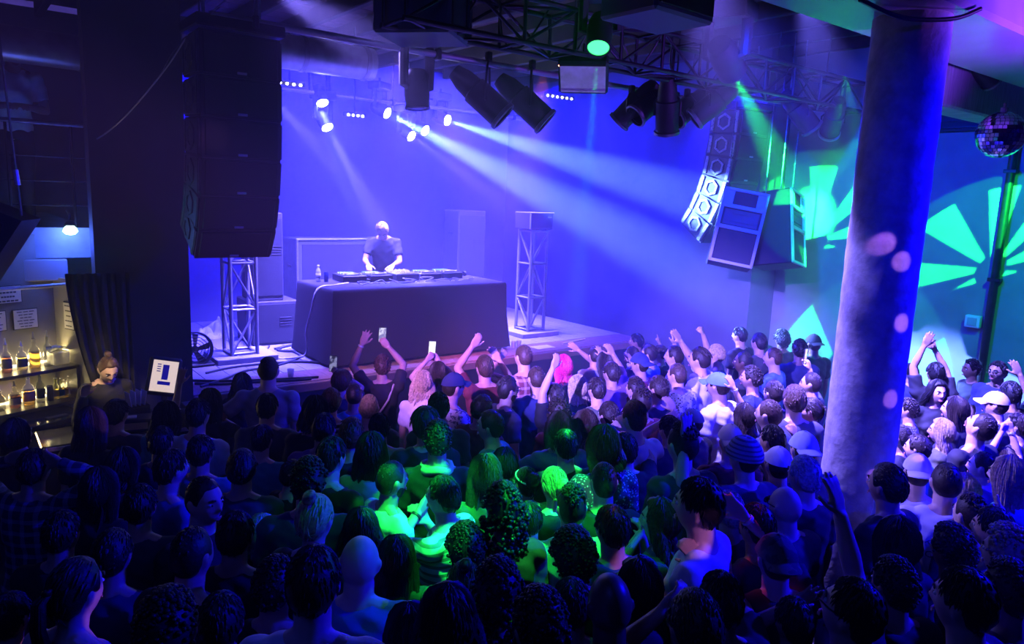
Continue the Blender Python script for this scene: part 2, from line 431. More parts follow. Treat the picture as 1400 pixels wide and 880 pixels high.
column_mesh().build('shaft', M_concrete, colm, smooth=60)
MB().lathe([(.25, 0), (.25, .03), (.24, .05)], 24).build('foot_ring', M_concrete, colm)

# conduit and switch box on the right wall
cdt = thing('conduit', 'vertical dark conduit pipe fixed to the right wall', 'pipe', (9.345, 3.16, 0))
MB().tube([(0, 0, .02), (0, 0, 4.0)], .045, 10).build('pipe', M_dsteel, cdt, smooth=60)
for z in (.8, 2.4, 3.6): MB().box((.0, 0, z), (.09, .13, .04), b=.005).build('clamp', M_dsteel, cdt)
jb = thing('switch_box', 'pale switch box beside the conduit on the right wall', 'switch box', (9.36, 3.32, 1.9))
MB().box((0, 0, 0), (.08, .16, .14), b=.008).build('case', M_white, jb)
MB().box((-.045, .0, 0), (.012, .1, .09), b=.003).build('cover', mat('grey_plastic', (.4, .42, .42), .5), jb)
vt = thing('wall_vent', 'black square ventilation opening high on the right wall', 'vent', (9.39, 3.75, 4.3))
MB().box((0, 0, 0), (.06, .62, .5), b=.01).build('frame', M_black, vt)
sl = None
for k in range(6):
    s_ = MB().box((-.04, 0, -.2 + k * .08), (.03, .56, .02)).build('slat', M_dsteel, vt)

# mirror ball
def mirror_ball(loc, r):
    t = thing('mirror_ball', 'mirror ball of small square tiles hanging at the right edge', 'mirror ball', loc)
    mb = MB(); rows = 18
    for i in range(rows):
        a0 = -pi / 2 + pi * i / rows; a1 = -pi / 2 + pi * (i + 1) / rows; am = (a0 + a1) / 2
        n = max(3, int(round(2 * pi * cos(am) / (pi / rows))))
        for k in range(n):
            p0 = 2 * pi * k / n + .1 * i; p1 = 2 * pi * (k + 1) / n + .1 * i; g = .06 * (p1 - p0); h = .06 * (a1 - a0)
            q = [(a0 + h, p0 + g), (a0 + h, p1 - g), (a1 - h, p1 - g), (a1 - h, p0 + g)]
            c = Vector((cos(am) * cos((p0 + p1) / 2), cos(am) * sin((p0 + p1) / 2), sin(am)))
            j = Vector((random.uniform(-1, 1), random.uniform(-1, 1), random.uniform(-1, 1))) * .05
            vs = []
            for (a, p) in q:
                v = Vector((cos(a) * cos(p), cos(a) * sin(p), sin(a)))
                vs.append((v + c * ((v - c).dot(j))) * r)
            ci = [v * .97 for v in vs]
            mb.add(vs + ci, [(0, 1, 2, 3), (0, 4, 5, 1), (1, 5, 6, 2), (2, 6, 7, 3), (3, 7, 4, 0)])
    o = mb.build('mirror_tile', mat('mirror', (.9, .9, .95), .06, 1.0), t); o['kind'] = 'stuff'
    MB().ell((0, 0, 0), r * .965, 20, 14).build('core', M_black, t)
    MB().lathe([(.03, r * .97), (.03, r + .03), (.006, r + .04)], 12).build('cap', M_steel, t)
    MB().tube([(0, 0, r + .03), (0, 0, r + .07)], .012, 8).tube([(0, 0, r + .05), (0, 0, 4.06 - loc[2])], .005, 6).build('hanging_wire', M_steel, t)
mirror_ball((7.3, 3.14 - .55, 3.80), .195)

# ------------------------------------------------------------------ rigging
def truss(name, label, a, b, w, loc=None, seg=.5, r=.024, group=None, mat_=None, vertical=False, rungs=True):
    """box truss from a to b: four chords, square frames and one diagonal per bay and side, each a part"""
    a = Vector(a); b = Vector(b); d = b - a; L = d.length
    t = thing(name, label, 'truss', a, group=group)
    M = aim((0, 0, 0), d, (0, 1, 0) if vertical else (0, 0, 1)); mm = mat_ or M_alu
    h = w / 2; cs = [(-h, -h), (h, -h), (h, h), (-h, h)]
    ch = None
    for c in cs:
        MB().tube([(c[0], c[1], 0), (c[0], c[1], L)], r, 8, M).build('chord', mm, t, smooth=60)
    n = max(1, int(round(L / seg)))
    for i in range(n + 1):
        z = min(max(L * i / n, r), L - r)
        if rungs:
            mb = MB()
            for k in range(4): p, q = cs[k], cs[(k + 1) % 4]; mb.tube([(*p, z), (*q, z)], r * .7, 6, M)
            mb.build('rung', mm, t, smooth=60)
        if i < n:
            z1 = L * (i + 1) / n
            for k in range(4):
                p, q = cs[k], cs[(k + 1) % 4]
                if (i + k) % 2: p, q = q, p
                MB().tube([(*p, z), (*q, min(z1, L - r))], r * .6, 6, M).build('brace', mm, t, smooth=60)
    return t
truss('lighting_truss', 'long dark box truss hung under the ceiling in front of the stage', (2.7, 5.02, 4.5), (9.3, 5.02, 4.5), .34, seg=.55, r=.022, mat_=M_dsteel)
for x in (3.4, 5.6, 8.6):
    q = MB().tube([(0, 0, 0), (0, 0, .58)], .01, 6).build('truss_chain', M_dsteel, loc=(x, 5.02, 4.64))
    tag(q, 'thin black chain holding the %s of the lighting truss to the ceiling' % {3.4: 'left end', 5.6: 'middle', 8.6: 'right end'}[x], 'chain', 'truss chains')
def pipe(name, label, a, b, r, m=M_steel, hang=()):
    t = thing(name, label, 'pipe', a); a = Vector(a); b = Vector(b)
    MB().tube([(0, 0, 0), b - a], r, 10).build('tube', m, t, smooth=60)
    for f in hang:
        p = (b - a) * f; MB().tube([p, (p.x, p.y, CEIL - .1 - a.z)], .01, 6).box((p.x, p.y, p.z), (.05, .1, .1), b=.01).build('hanger', M_dsteel, t)
    return t
pipe('lighting_pipe', 'long steel lighting pipe crossing in front of the stage at array height', (1.7, 6.0, 4.36), (8.35, 6.0, 4.36), .03, mat('painted_pipe', (.4, .4, .42), .4, .6), (.05, .3, .55, .8, .97))
pipe('rear_lighting_pipe', 'steel pipe at the back of the stage carrying the bright beams', (3.0, 10.35, 4.46), (8.2, 10.35, 4.46), .028, mat('painted_pipe', (.4, .4, .42), .4, .6), (.05, .5, .95))
M_lens_dark = mat('dark_lens', (.02, .02, .03), .1, 0, spec=.8)
def lens_mat(name, c, s): return mat(name, (.1, .1, .1), .2, emit=(*c, s))
def moving_head(label, loc, d, lens, size=1.0, group='moving heads', up=1.0):
    """loc is where the lens sits; the yoke base hangs above"""
    t = thing('moving_head', label, 'stage light', loc, group=group)
    d = Vector(d).normalized(); L = .26 * size; rr = .085 * size
    A = aim((0, 0, 0), d)
    MB().lathe([(.02, -L), (rr * .75, -L * .97), (rr * .95, -L * .8), (rr, -L * .35), (rr * .92, -L * .1), (rr, -.012), (rr, 0), (rr * .86, 0), (rr * .82, -.015)], 20, A).build('head', M_black, t, smooth=40)
    MB().lathe([(0, -.012), (rr * .84, -.012), (rr * .8, -.004), (rr * .4, .001), (0, .002)], 20, A).build('lens', lens, t, smooth=60)
    c = d * (-L * .55); sd = Vector((0, 0, 1)).cross(d); sd = sd.normalized() if sd.length > .1 else Vector((1, 0, 0))
    top = c.z + .25 * size * up
    for s in (-1, 1):
        p = c + sd * s * rr * 1.02; q = c + sd * s * rr * 1.35
        MB().tube([p, q, (q.x, q.y, top)], [.028 * size, .03 * size, .035 * size], 8).build('yoke_arm', M_black, t)
    ang = math.atan2(sd.y, sd.x)
    MB().box((c.x, c.y, top + .04 * size), (.28 * size, .2 * size, .1 * size), b=.015, rz=ang).build('base', M_black, t)
    MB().tube([(c.x, c.y, top + .08), (c.x, c.y, top + .17)], .018, 8).build('clamp', M_dsteel, t)
    return t
LM = {'lav': lens_mat('lens_lavender', (.75, .75, 1), 60), 'ice': lens_mat('lens_ice', (.75, .9, 1), 90), 'grn': lens_mat('lens_green', (.05, 1, .2), 3)}
labs = ['lower moving head at rear left, white beam falling onto the DJ table', 'big moving head at rear centre with the broad ice blue beam',
        'big moving head at rear right, ice blue beam reaching the crowd', 'small low moving head with a thin lavender beam at rear centre',
        'moving head with a lavender beam between the two ice blue ones', 'moving head with cyan glow highest at rear left', 'moving head partly behind the left speaker array, lavender beam']
for k, bm_ in enumerate(BEAMS):
    p, q = Vector(bm_[0]), Vector(bm_[1]); d = (q - p).normalized()
    moving_head(labs[k], p - d * .035, d, LM['ice'] if bm_[3] is ICE else LM['lav'], 1.15 if bm_[2] > 1500 else .8, 'rear moving heads', up=1.0)
def par_can(label, loc, d, size=1.0, group='par cans', rim=M_steel, hang=None):
    t = thing('par_can', label, 'stage light', loc, group=group)
    A = aim((0, 0, 0), d); r = .105 * size
    MB().lathe([(.03, -.34 * size), (r * .55, -.33 * size), (r * .8, -.24 * size), (r * .86, -.14 * size), (r, -.13 * size), (r, .16 * size), (r * .95, .16 * size), (r * .9, -.1 * size), (0, -.11 * size)], 22, A).build('barrel', M_black, t, smooth=40)
    MB().lathe([(r * 1.0, .135 * size), (r * 1.12, .14 * size), (r * 1.12, .165 * size), (r * .97, .17 * size), (r * .94, .14 * size), (r * 1.0, .135 * size)], 22, A, close=False).build('rim', rim, t, smooth=40)
    MB().lathe([(0, -.03), (r * .5, -.035), (r * .9, -.05), (r * .88, -.06), (0, -.06)], 18, A).build('lens', M_lens_dark, t, smooth=60)
    d = Vector(d).normalized(); sd = d.cross(Vector((0, 0, 1))).normalized(); h = hang or .3 * size
    p0 = sd * r * 1.1; p1 = -sd * r * 1.1; u = Vector((0, 0, h))
    MB().tube([p0, p0 + Vector((0, 0, h * .5)), p0 * .5 + u * .9, u, p1 * .5 + u * .9, p1 + Vector((0, 0, h * .5)), p1], .012, 6).build('yoke', M_dsteel, t)
    MB().box(u + Vector((0, 0, .03)), (.06, .06, .09), b=.01).build('clamp', M_dsteel, t)
    return t
PD = (.55, -.5, -.62)
moving_head('black moving head hanging straight down beside the left array', (3.50, 6.0, 3.86), (.02, -.1, -1), M_lens_dark, 1.35, 'front pipe lights', up=1.1)
par_can('left par can of the near pair, dark round mouth, on front pipe', (4.26, 5.98, 4.0), PD, 1.3, 'front pipe lights')
par_can('right par can of the near pair, dark round mouth, on front pipe', (4.80, 5.98, 4.0), PD, 1.3, 'front pipe lights')
for k, (px, py, yy, d, lb) in enumerate([(885, 145, 5.6, (-.7, .2, -.6), 'leftmost black can of the cluster right of the strobe'), (912, 158, 5.3, (.3, .2, -.9), 'low short can in the middle of the cluster right of the strobe'),
                          (938, 150, 5.5, (-.8, .1, -.6), 'black can with a bright highlight left of the hanging right array'), (968, 148, 5.2, (-.5, .5, -.6), 'small can just left of the top of the right array'),
                          (1098, 160, 5.0, (.55, -.4, -.7), 'left can of the pair beside the column'), (1138, 168, 5.0, (.6, .5, -.62), 'right can of the pair beside the column, pale rim'),
                          (862, 150, 5.8, (-.3, .6, -.7), 'dark can behind the cluster, nearest the strobe')]):
    p = aty(px, py, yy); par_can(lb, p, d, 1.15, 'truss par cans', M_steel if k != 5 else mat('worn_rim', (.55, .6, .6), .4, .3), hang=max(.15, 4.34 - p.z - .06))
p = aty(1345, 98, 2.95); par_can('small black can clipped to the timber beam at the right', p, (.8, -.3, -.5), .9, 'truss par cans', hang=.2)
G1, G2 = G1P, G2P
moving_head('moving head above the strobe shooting a narrow green beam down', G1, G1D, LM['grn'], 1.25, 'green moving heads', up=.8)
moving_head('large dark moving head with a green beam towards the right wall', G2, G2D, LM['grn'], 1.7, 'green moving heads', up=.8)
# strobe with a pale window
sb = thing('strobe', 'flat strobe light with a pale lavender window in the lighting truss', 'stage light', aty(797, 108, 5.0))
A = aim((0, 0, 0), (-.45, -.42, -.62))
MB().box((0, 0, -.07), (.44, .34, .14), A, b=.02).build('housing', M_black, sb)
MB().box((0, 0, .008), (.40, .27, .012), A, b=.004).build('window', mat('strobe_window', (.35, .35, .5), .15, emit=(.3, .25, 1, .28), noise=.8, scale=7), sb)
MB().tube([(-.2, -.1, .012), (.2, -.1, .012)], .012, 8, A).build('flash_tube', M_white, sb)
MB().tube([(0, 0, .05), (0, 0, .3)], .018, 8).build('bracket', M_dsteel, sb)
for q, c in (((-.2, .1, .1), (1, .2, .1)), ((-.1, .1, .1), (1, .45, .1))):
    MB().ell(q, .008, 8, 6).build('status_light', mat('status_%d' % int(c[1] * 100), (.1, .1, .1), emit=(*c, 20)), sb)
# LED bars with rows of bright dots
def led_bar(label, px, py, yy, L, n):
    p = aty(px, py, yy); t = thing('led_bar', label, 'stage light', p, group='led bars')
    MB().box((0, .03, .015), (L + .04, .06, .06), b=.008).build('housing', M_black, t)
    for k in range(n):
        MB().lathe([(0, -.01), (.018, -.008), (.014, .006), (0, .01)], 8, aim((-L / 2 + L * (k + .5) / n, -.012, 0), (0, -1, -.2))).build('diode', mat('led_dot', (.1, .1, .1), emit=(.8, .8, 1, 22)), t)
    MB().tube([(0, .03, .04), (0, .03, CEIL - .11 - p.z)], .012, 6).build('bracket', M_dsteel, t)
led_bar('led bar of four dots right of the left array', 397, 115, 9.6, .36, 4)
led_bar('short led bar under the rear pipe', 486, 158, 10.2, .3, 4)
led_bar('led bar of six dots below the strobe', 765, 133, 9.4, .62, 6)
# flown black cabinets just under the ceiling
def flown(name, label, c, d, rz):
    t = thing(name, label, 'loudspeaker', c, rz, group='flown cabinets')
    MB().box((0, 0, d[2] / 2), d, b=.02).build('cabinet', mat('cabinet_face', (.10, .11, .13), .6, bump=.3, scale=150), t)
    MB().box((0, -d[1] / 2 - .005, d[2] / 2), (d[0] * .9, .02, d[2] * .86), b=.004).build('grille', M_grille, t)
    for s in (-1, 1): MB().tube([(s * d[0] * .35, 0, d[2] - .01), (s * d[0] * .35, 0, CEIL - .1 - c[2])], .009, 6).build('hanger', M_dsteel, t)
flown('flown_subwoofer', 'black flown cabinet under the ceiling left of the truss, pale underside', (3.12, 5.28, 4.30), (.58, .62, .6), R(40))
flown('flown_subwoofer', 'large black flown cabinet at the top centre with a blue lit underside', (3.98, 3.62, 4.32), (.62, .5, .6), R(2))
# ducts
def duct(label, pts, r, bands):
    t = thing('air_duct', label, 'duct', pts[0]); o0 = Vector(pts[0]); q = [Vector(p) - o0 for p in pts]
    MB().tube(q, r, 18).build('tube', M_duct, t, smooth=60)
    d = (q[-1] - q[0])
    for f in bands: MB().tube([q[0] + d * (f - .012), q[0] + d * (f + .012)], r * 1.06, 18).build('band', M_steel, t, smooth=60)
    for f in (.1, .9):
        p = q[0] + d * f; MB().tube([p + Vector((0, 0, r * .9)), (p.x, p.y, CEIL - .1 - o0.z)], .01, 6).build('strap', M_dsteel, t)
duct('round ventilation duct hanging above the bar at upper left', [(-1.6, 7.6, 4.22), (1.55, 7.9, 4.22)], .15, (.15, .55, .86))
duct('round ventilation duct over the stage beside the left array', [(2.2, 9.0, 4.72), (4.55, 9.0, 4.72)], .2, (.2, .6, .95))

# loose wires under the ceiling
def wire(label, pts, r=.006, m=None, group='loose wires', n=14):
    P = [Vector(p) for p in pts]; out = []
    for i in range(len(P) - 1):
        p0 = P[max(i - 1, 0)]; p1 = P[i]; p2 = P[i + 1]; p3 = P[min(i + 2, len(P) - 1)]
        for k in range(n // 2):
            u = k / (n // 2)
            out.append(.5 * ((2 * p1) + (p2 - p0) * u + (2 * p0 - 5 * p1 + 4 * p2 - p3) * u * u + (3 * p1 - p0 - 3 * p2 + p3) * u ** 3))
    out.append(P[-1]); c = out[0].copy()
    o = MB().tube([p - c for p in out], r, 6).build('cable', m or M_rubber, loc=c, smooth=60)
    return tag(o, label, 'cable', group)
M_wire = mat('pale_wire', (.5, .5, .5), .4)
wire('pale slack wire hanging from ceiling to the wall left of the array', [aty(308, 0, 6.3), aty(262, 42, 6.3), aty(228, 92, 6.6), aty(180, 150, 7.0), aty(150, 178, 7.3), aty(132, 190, 7.36)], .006, M_wire)
wire('second thin slack wire close beside the pale one', [aty(300, 10, 6.5), aty(240, 66, 6.6), aty(215, 110, 6.9), aty(190, 140, 7.1), aty(160, 168, 7.36)], .004)
ORD = ('first', 'second', 'third', 'fourth', 'fifth', 'sixth', 'seventh', 'eighth', 'ninth')
for k in range(9):
    x = 3.0 + k * .68; y = 5.1 + random.uniform(-.15, .15)
    wire('black power cable drooping in the %s bay from the left of the lighting truss' % ORD[k], [(x, y, 4.7), (x + .15, y + .12, 4.45 + random.uniform(-.1, .1)), (x + .35, y + .1, 4.38), (x + .55, y, 4.72)], .009, group='truss cables')
wire('thick cable looping under the ceiling beam near the column', [(4.2, 2.3, 4.28), (4.5, 2.2, 4.22), (4.8, 2.05, 4.24), (5.0, 1.98, 4.32)], .014)
# ------------------------------------------------------------------ hanging line arrays
def patmat0(name, c1, c2):
    m = mat(name, c1, .5, .1, noise=.1); n = m.node_tree; b = n.nodes['Principled BSDF']
    tc = n.nodes.new('ShaderNodeTexCoord'); vr = n.nodes.new('ShaderNodeTexVoronoi'); vr.inputs['Scale'].default_value = 45; n.links.new(tc.outputs['Object'], vr.inputs[0])
    lt = n.nodes.new('ShaderNodeMath'); lt.operation = 'LESS_THAN'; lt.inputs[1].default_value = .28; n.links.new(vr.outputs[0], lt.inputs[0])
    mx = n.nodes.new('ShaderNodeMix'); mx.data_type = 'RGBA'; mx.inputs[6].default_value = (*c1, 1); mx.inputs[7].default_value = (*c2, 1)
    n.links.new(lt.outputs[0], mx.inputs[0]); n.links.new(mx.outputs[2], b.inputs['Base Color']); return m
M_plate = mat('array_side_plate', (.08, .085, .1), .5, .1, noise=.25, scale=25)
M_strip = patmat0('perforated_strip', (.42, .44, .48), (.1, .1, .12))
M_plate_d = mat('array_side_plate_dark', (.06, .07, .075), .5, .1, noise=.4, scale=30)
M_badge = mat('badge', (.5, .5, .52), .3, .6)
def line_array(label, x, y, ztop, w, angs, hs, mside):
    t = thing('line_array', label, 'loudspeaker', (x, y, ztop), group='line arrays')
    p = Vector((0, 0, 0)); D = .46
    MB().box((0, .2, .06), (w + .06, .5, .09), b=.01).build('rigging_frame', M_dsteel, t)
    for s in (-1, 1): MB().tube([(s * w * .35, .2, .1), (s * w * .35, .2, CEIL - .1 - ztop)], .012, 6).build('chain', M_steel, t)
    for i, (a, h) in enumerate(zip(angs, hs)):
        a = R(a); M = Matrix.Translation(p) @ Matrix.Rotation(a, 4, 'X')
        # local frame: front at y = 0, hangs from z = 0 to -h, trapezoid towards the back
        k = h * .05
        poly = [(0, -.001), (0, -h + .001), (D, -h + k), (D, -k)]
        body = MB().prism(poly, -w / 2, w / 2, 'x', M).build('cabinet', M_cab, t)
        MB().box((0, -.006, -h / 2), (w - .05, .016, h - .03), M, b=.006).build('grille', M_grille, body)
        MB().box((0, -.018, -h + .035), (.075, .008, .02), M, b=.003).build('badge', M_badge, body)
        for s in (-1, 1):
            q = [(.012, -.02), (.012, -h + .02), (D - .02, -h + k + .014), (D - .02, -k - .014)]
            MB().prism(q, s * w / 2, s * (w / 2 + .014), 'x', M).build('side_plate', mside, body)
            for yy in (.03, D - .075): MB().box((s * (w / 2 + .016), yy + .02, -h / 2), (.012, .05, h * (.9 if yy < .1 else .72)), M, b=.004).build('perforated_strip', M_strip if mside is M_plate else M_plate_d, body)
            A = M @ Matrix.Translation((s * (w / 2 + .014), D * .5, -h / 2)) @ Matrix.Rotation(pi / 2, 4, 'Y')
            rr = h * .36
            MB().lathe([(rr, -.001), (rr, .012 * s), (rr * .72, .012 * s), (rr * .72, -.001)], 6, A, close=False).build('hexagon_rim', M_strip if mside is M_plate else M_plate_d, body)
            MB().lathe([(0, .004 * s), (rr * .68, .004 * s), (rr * .68, -.002)], 6, A).build('hexagon_port', M_plate_d, body)
        p = M @ Vector((0, 0, -h))
    return t
line_array('near left line array, tall stack of black cabinets curving down', 1.93, 6.02, 4.26, .62, (0, 1, 4, 10, 19, 32), (.33, .31, .31, .30, .29, .28), M_plate_d)
line_array('far right line array with pale perforated side plates', 8.30, 5.75, 4.30, .62, (2, 5, 10, 17, 25, 34), (.3, .3, .3, .3, .3, .3), M_plate)

# two hung white-edged three-way cabinets
M_edge = mat('pale_cabinet_edge', (.62, .62, .64), .5)
M_fill = mat('woven_grille', (.045, .045, .06), .7, bump=.4, scale=300)
def hung_cab(label, px, py, y, ry, rz, pitch):
    c = aty(px, py, y); t = thing('hung_loudspeaker', label, 'loudspeaker', c, group='hung pale cabinets')
    X = Matrix.Rotation(rz, 4, 'Z') @ Matrix.Rotation(ry, 4, 'Y') @ Matrix.Rotation(pitch, 4, 'X')
    w, d, h = .52, .5, .9
    MB().box((0, d / 2, 0), (w, d, h), X, b=.012).build('cabinet', M_cab, t)
    e = .035
    for (cx, cz, sx, sz) in ((-w / 2 + e / 2, 0, e, h), (w / 2 - e / 2, 0, e, h), (0, h / 2 - e / 2, w, e), (0, -h / 2 + e / 2, w, e), (0, .235, w, .045), (0, -.02, w, .045)):
        MB().box((cx, -.012, cz), (sx, .03, sz), X, b=.004).build('edge', M_edge, t)
    for s in (-1, 1): MB().box((s * w * .36, -.008, .345), (.1, .02, .18), X).build('port_cheek', M_edge, t)
    MB().box((0, -.002, .345), (w * .5, .01, .17), X).build('port', M_black, t)
    # flared horn
    mb = MB(); z0 = .107
    o_ = [(-.2, -.006, z0 - .09), (.2, -.006, z0 - .09), (.2, -.006, z0 + .09), (-.2, -.006, z0 + .09)]
    i_ = [(-.06, .09, z0 - .02), (.06, .09, z0 - .02), (.06, .09, z0 + .02), (-.06, .09, z0 + .02)]
    i_ = [(a, -.002, c_) for a, _, c_ in i_]
    mb.add(o_ + i_, [(0, 1, 5, 4), (1, 2, 6, 5), (2, 3, 7, 6), (3, 0, 4, 7), (4, 5, 6, 7)], X)
    mb.box((0, -.008, z0 - .05), (.3, .012, .008), X).box((0, -.008, z0 + .05), (.22, .012, .008), X)
    mb.build('horn', mat('horn_plastic', (.12, .12, .14), .35), t)
    MB().box((0, -.006, -.24), (w - .08, .016, .38), X, b=.004).build('grille', M_fill, t)
    for s in (-1, 1):
        q = X @ Vector((s * w * .42, .12, h / 2))
        mb = MB(); L = CEIL - .135 - c.z - q.z; n = 26
        for k in range(n): mb.tube([q + Vector((0, 0, L * k / n)), q + Vector((0, 0, L * (k + .9) / n))], .007 + .003 * (k % 2), 5)
        mb.build('chain', M_steel, t)
    return t
hung_cab('left of the two tilted hung loudspeakers with pale edges, facing the camera', 1010, 311, 5.3, R(9), R(-52), R(-10))
hung_cab('right of the two tilted hung loudspeakers, turned away to the right', 1090, 312, 4.95, R(10), R(14), R(-10))
wire('black cable looping between the two hung loudspeakers', [aty(1048, 270, 5.35), aty(1066, 268, 5.2), aty(1072, 280, 5.1), aty(1060, 290, 5.2), aty(1062, 300, 5.25)], .012)

# ------------------------------------------------------------------ things on the stage
M_case = mat('flight_case', (.10, .11, .13), .45, noise=.3, scale=10)
def cabinet_box(name, label, x0, x1, y0, y1, z0, z1, m, slots=True, group=None):
    c = ((x0 + x1) / 2, (y0 + y1) / 2, z0); t = thing(name, label, 'loudspeaker' if 'speaker' in name or 'woofer' in name else 'case', c, group=group)
    w, d, h = x1 - x0, y1 - y0, z1 - z0
    MB().box((0, 0, h / 2), (w, d, h), b=.014).build('cabinet', m, t)
    MB().box((0, -d / 2 - .006, h * .5), (w * .9, .016, h * .88), b=.005).build('grille', M_grille, t)
    if slots:
        for k in range(4): MB().box((w * .2, -d / 2 - .016, h * .62 - k * .035), (.16, .01, .014), b=.002).build('slot', M_black, t)
    for s in (-1, 1): MB().box((s * (w / 2 + .004), 0, h * .7), (.012, .12, .04), b=.004).build('handle', M_dsteel, t)
    return t
M_sub = mat('dusty_speaker_black', (.055, .05, .06), .65, bump=.2, scale=150)
cabinet_box('subwoofer', 'low wide black subwoofer at stage left beside the truss tower', 3.12, 3.74, 9.5, 10.15, SZ, 1.62, M_sub, group='stage subwoofers')
cabinet_box('tall_loudspeaker', 'tall dark loudspeaker with a pale top edge standing on the left subwoofer', 3.16, 3.56, 9.55, 10.05, 1.62, 2.78, M_sub, group='tall stage loudspeakers')
cabinet_box('subwoofer', 'black subwoofer behind the right end of the DJ table', 6.55, 7.2, 9.9, 10.5, SZ, 1.62, M_sub, group='stage subwoofers')
cabinet_box('tall_loudspeaker', 'tall loudspeaker in haze behind the right end of the DJ table', 6.6, 7.14, 9.95, 10.4, 1.62, 2.86, M_sub, group='tall stage loudspeakers')
rk = cabinet_box('equipment_case', 'wide dark case with a shiny top edge behind the DJ', 3.98, 5.5, 10.15, 10.7, SZ, 2.4, M_case, slots=False)
MB().box((0, -.28, 1.36), (1.54, .03, .03), b=.006).build('top_edge', M_alu, rk)
for s in (-1, 1): MB().box((s * .755, -.28, .68), (.025, .03, 1.34), b=.006).build('corner_edge', M_alu, rk)
# truss towers on plywood base plates
for lb, x, y, h in (('left', 2.78, 8.92, 1.66), ('right', 7.08, 8.62, 1.54)):
    bp = thing('base_plate', 'square pale base plate under the %s truss tower' % lb, 'base plate', (x, y, SZ), group='tower base plates')
    MB().box((0, 0, .035), (.72, .6, .07), b=.008).build('board', M_plywood, bp)
    truss('truss_tower', 'short aluminium truss tower at stage %s of the DJ table' % lb, (x, y, SZ + .07), (x, y, SZ + .07 + h), .3, seg=h / 3, r=.024, group='truss towers', vertical=True, mat_=mat('satin_aluminium', (.62, .62, .66), .5, .35, noise=.1, scale=30))
bx = thing('tower_loudspeaker', 'small loudspeaker with a pale rim on top of the right truss tower', 'loudspeaker', (7.08, 8.62, SZ + .07 + 1.54))
MB().box((0, 0, .13), (.46, .36, .25), b=.012).build('cabinet', M_sub, bx)
MB().box((0, -.186, .13), (.4, .014, .2), b=.004).build('grille', M_grille, bx)
MB().box((-.22, -.19, .13), (.02, .02, .25), b=.004).box((0, -.19, .25), (.46, .02, .018), b=.004).build('rim', M_edge, bx)
MB().box((.14, -.198, .19), (.07, .008, .025)).build('badge', M_badge, bx)
bx = thing('tower_loudspeaker', 'small loudspeaker on top of the left truss tower behind the array', 'loudspeaker', (2.78, 8.92, SZ + .07 + 1.66))
MB().box((0, 0, .13), (.46, .36, .25), b=.012).build('cabinet', M_sub, bx); MB().box((0, -.186, .13), (.4, .014, .2), b=.004).build('grille', M_grille, bx)

# DJ table: folding table under a draped black cloth
TX0, TX1, TY0, TY1, TZ = 3.55, 6.05, 7.93, 9.0, 1.95
dt = thing('dj_table', 'long folding table hidden under the black cloth at stage centre', 'table', ((TX0 + TX1) / 2, (TY0 + TY1) / 2, SZ))
w, d, h = TX1 - TX0, TY1 - TY0, TZ - SZ
MB().box((0, 0, h - .03), (w - .04, d - .04, .035), b=.006).build('tabletop', M_plywood, dt)
for sx in (-1, 1):
    for sy in (-1, 1): MB().tube([(sx * (w / 2 - .15), sy * (d / 2 - .15), 0), (sx * (w / 2 - .15), sy * (d / 2 - .15), h - .04)], .018, 8).build('leg', M_steel, dt)
def drape(w, d, h, flare):
    n = 120; mb = MB(); vs = []; fs = []; per = []
    rc = .03
    def rect(hw, hd, t):     # point on the rounded outline for parameter t in 0..1
        P = [(-hw, -hd), (hw, -hd), (hw, hd), (-hw, hd)]; L = [2 * hw, 2 * hd, 2 * hw, 2 * hd]; s = t * sum(L); k = 0
        while s > L[k] and k < 3: s -= L[k]; k += 1
        a, b_ = P[k], P[(k + 1) % 4]; f = s / L[k]
        return (a[0] + (b_[0] - a[0]) * f, a[1] + (b_[1] - a[1]) * f)
    levels = [(0, -.03), (0, 0), (.012, .012), (.02, .04)] + [(.02 + flare * (k / 10) ** 1.2, .04 + (h - .05) * k / 10) for k in range(1, 11)]
    for li, (g, dz) in enumerate(levels):
        for k in range(n):
            t = k / n
            if li == 0: x, y = rect(w / 2 - .05, d / 2 - .05, t); z = h + .004
            else:
                x, y = rect(w / 2 + g, d / 2 + g, t); z = h + .004 - dz
                dd = max(0, dz - .05) / h
                wv = .012 * dd * (sin(t * 61) + .7 * sin(t * 97 + 1)) ; l = math.hypot(x, y)
                x += wv * x / l; y += wv * y / l
            vs.append((x, y, z))
    for i in range(len(levels) - 1):
        for k in range(n): l = (k + 1) % n; fs.append((i * n + k, i * n + l, (i + 1) * n + l, (i + 1) * n + k))
    fs.append(tuple(range(n))[::-1])
    return mb.add(vs, fs)
tc_ = drape(w, d, h - .02, .05).build('tablecloth', M_cloth, loc=((TX0 + TX1) / 2, (TY0 + TY1) / 2, SZ + .02), smooth=50)
tag(tc_, 'black cloth draped to the stage floor over the DJ table', 'tablecloth')
lg = MB().add([(-.028, 0, .02), (.028, 0, .02), (.0, 0, -.03)], [(0, 1, 2)]).box((0, .003, 0), (.05, .004, .004)).build('cloth_tag', mat('pale_print', (.3, .3, .32), .6), tc_, loc=(.55, -d / 2 - .058, .2))

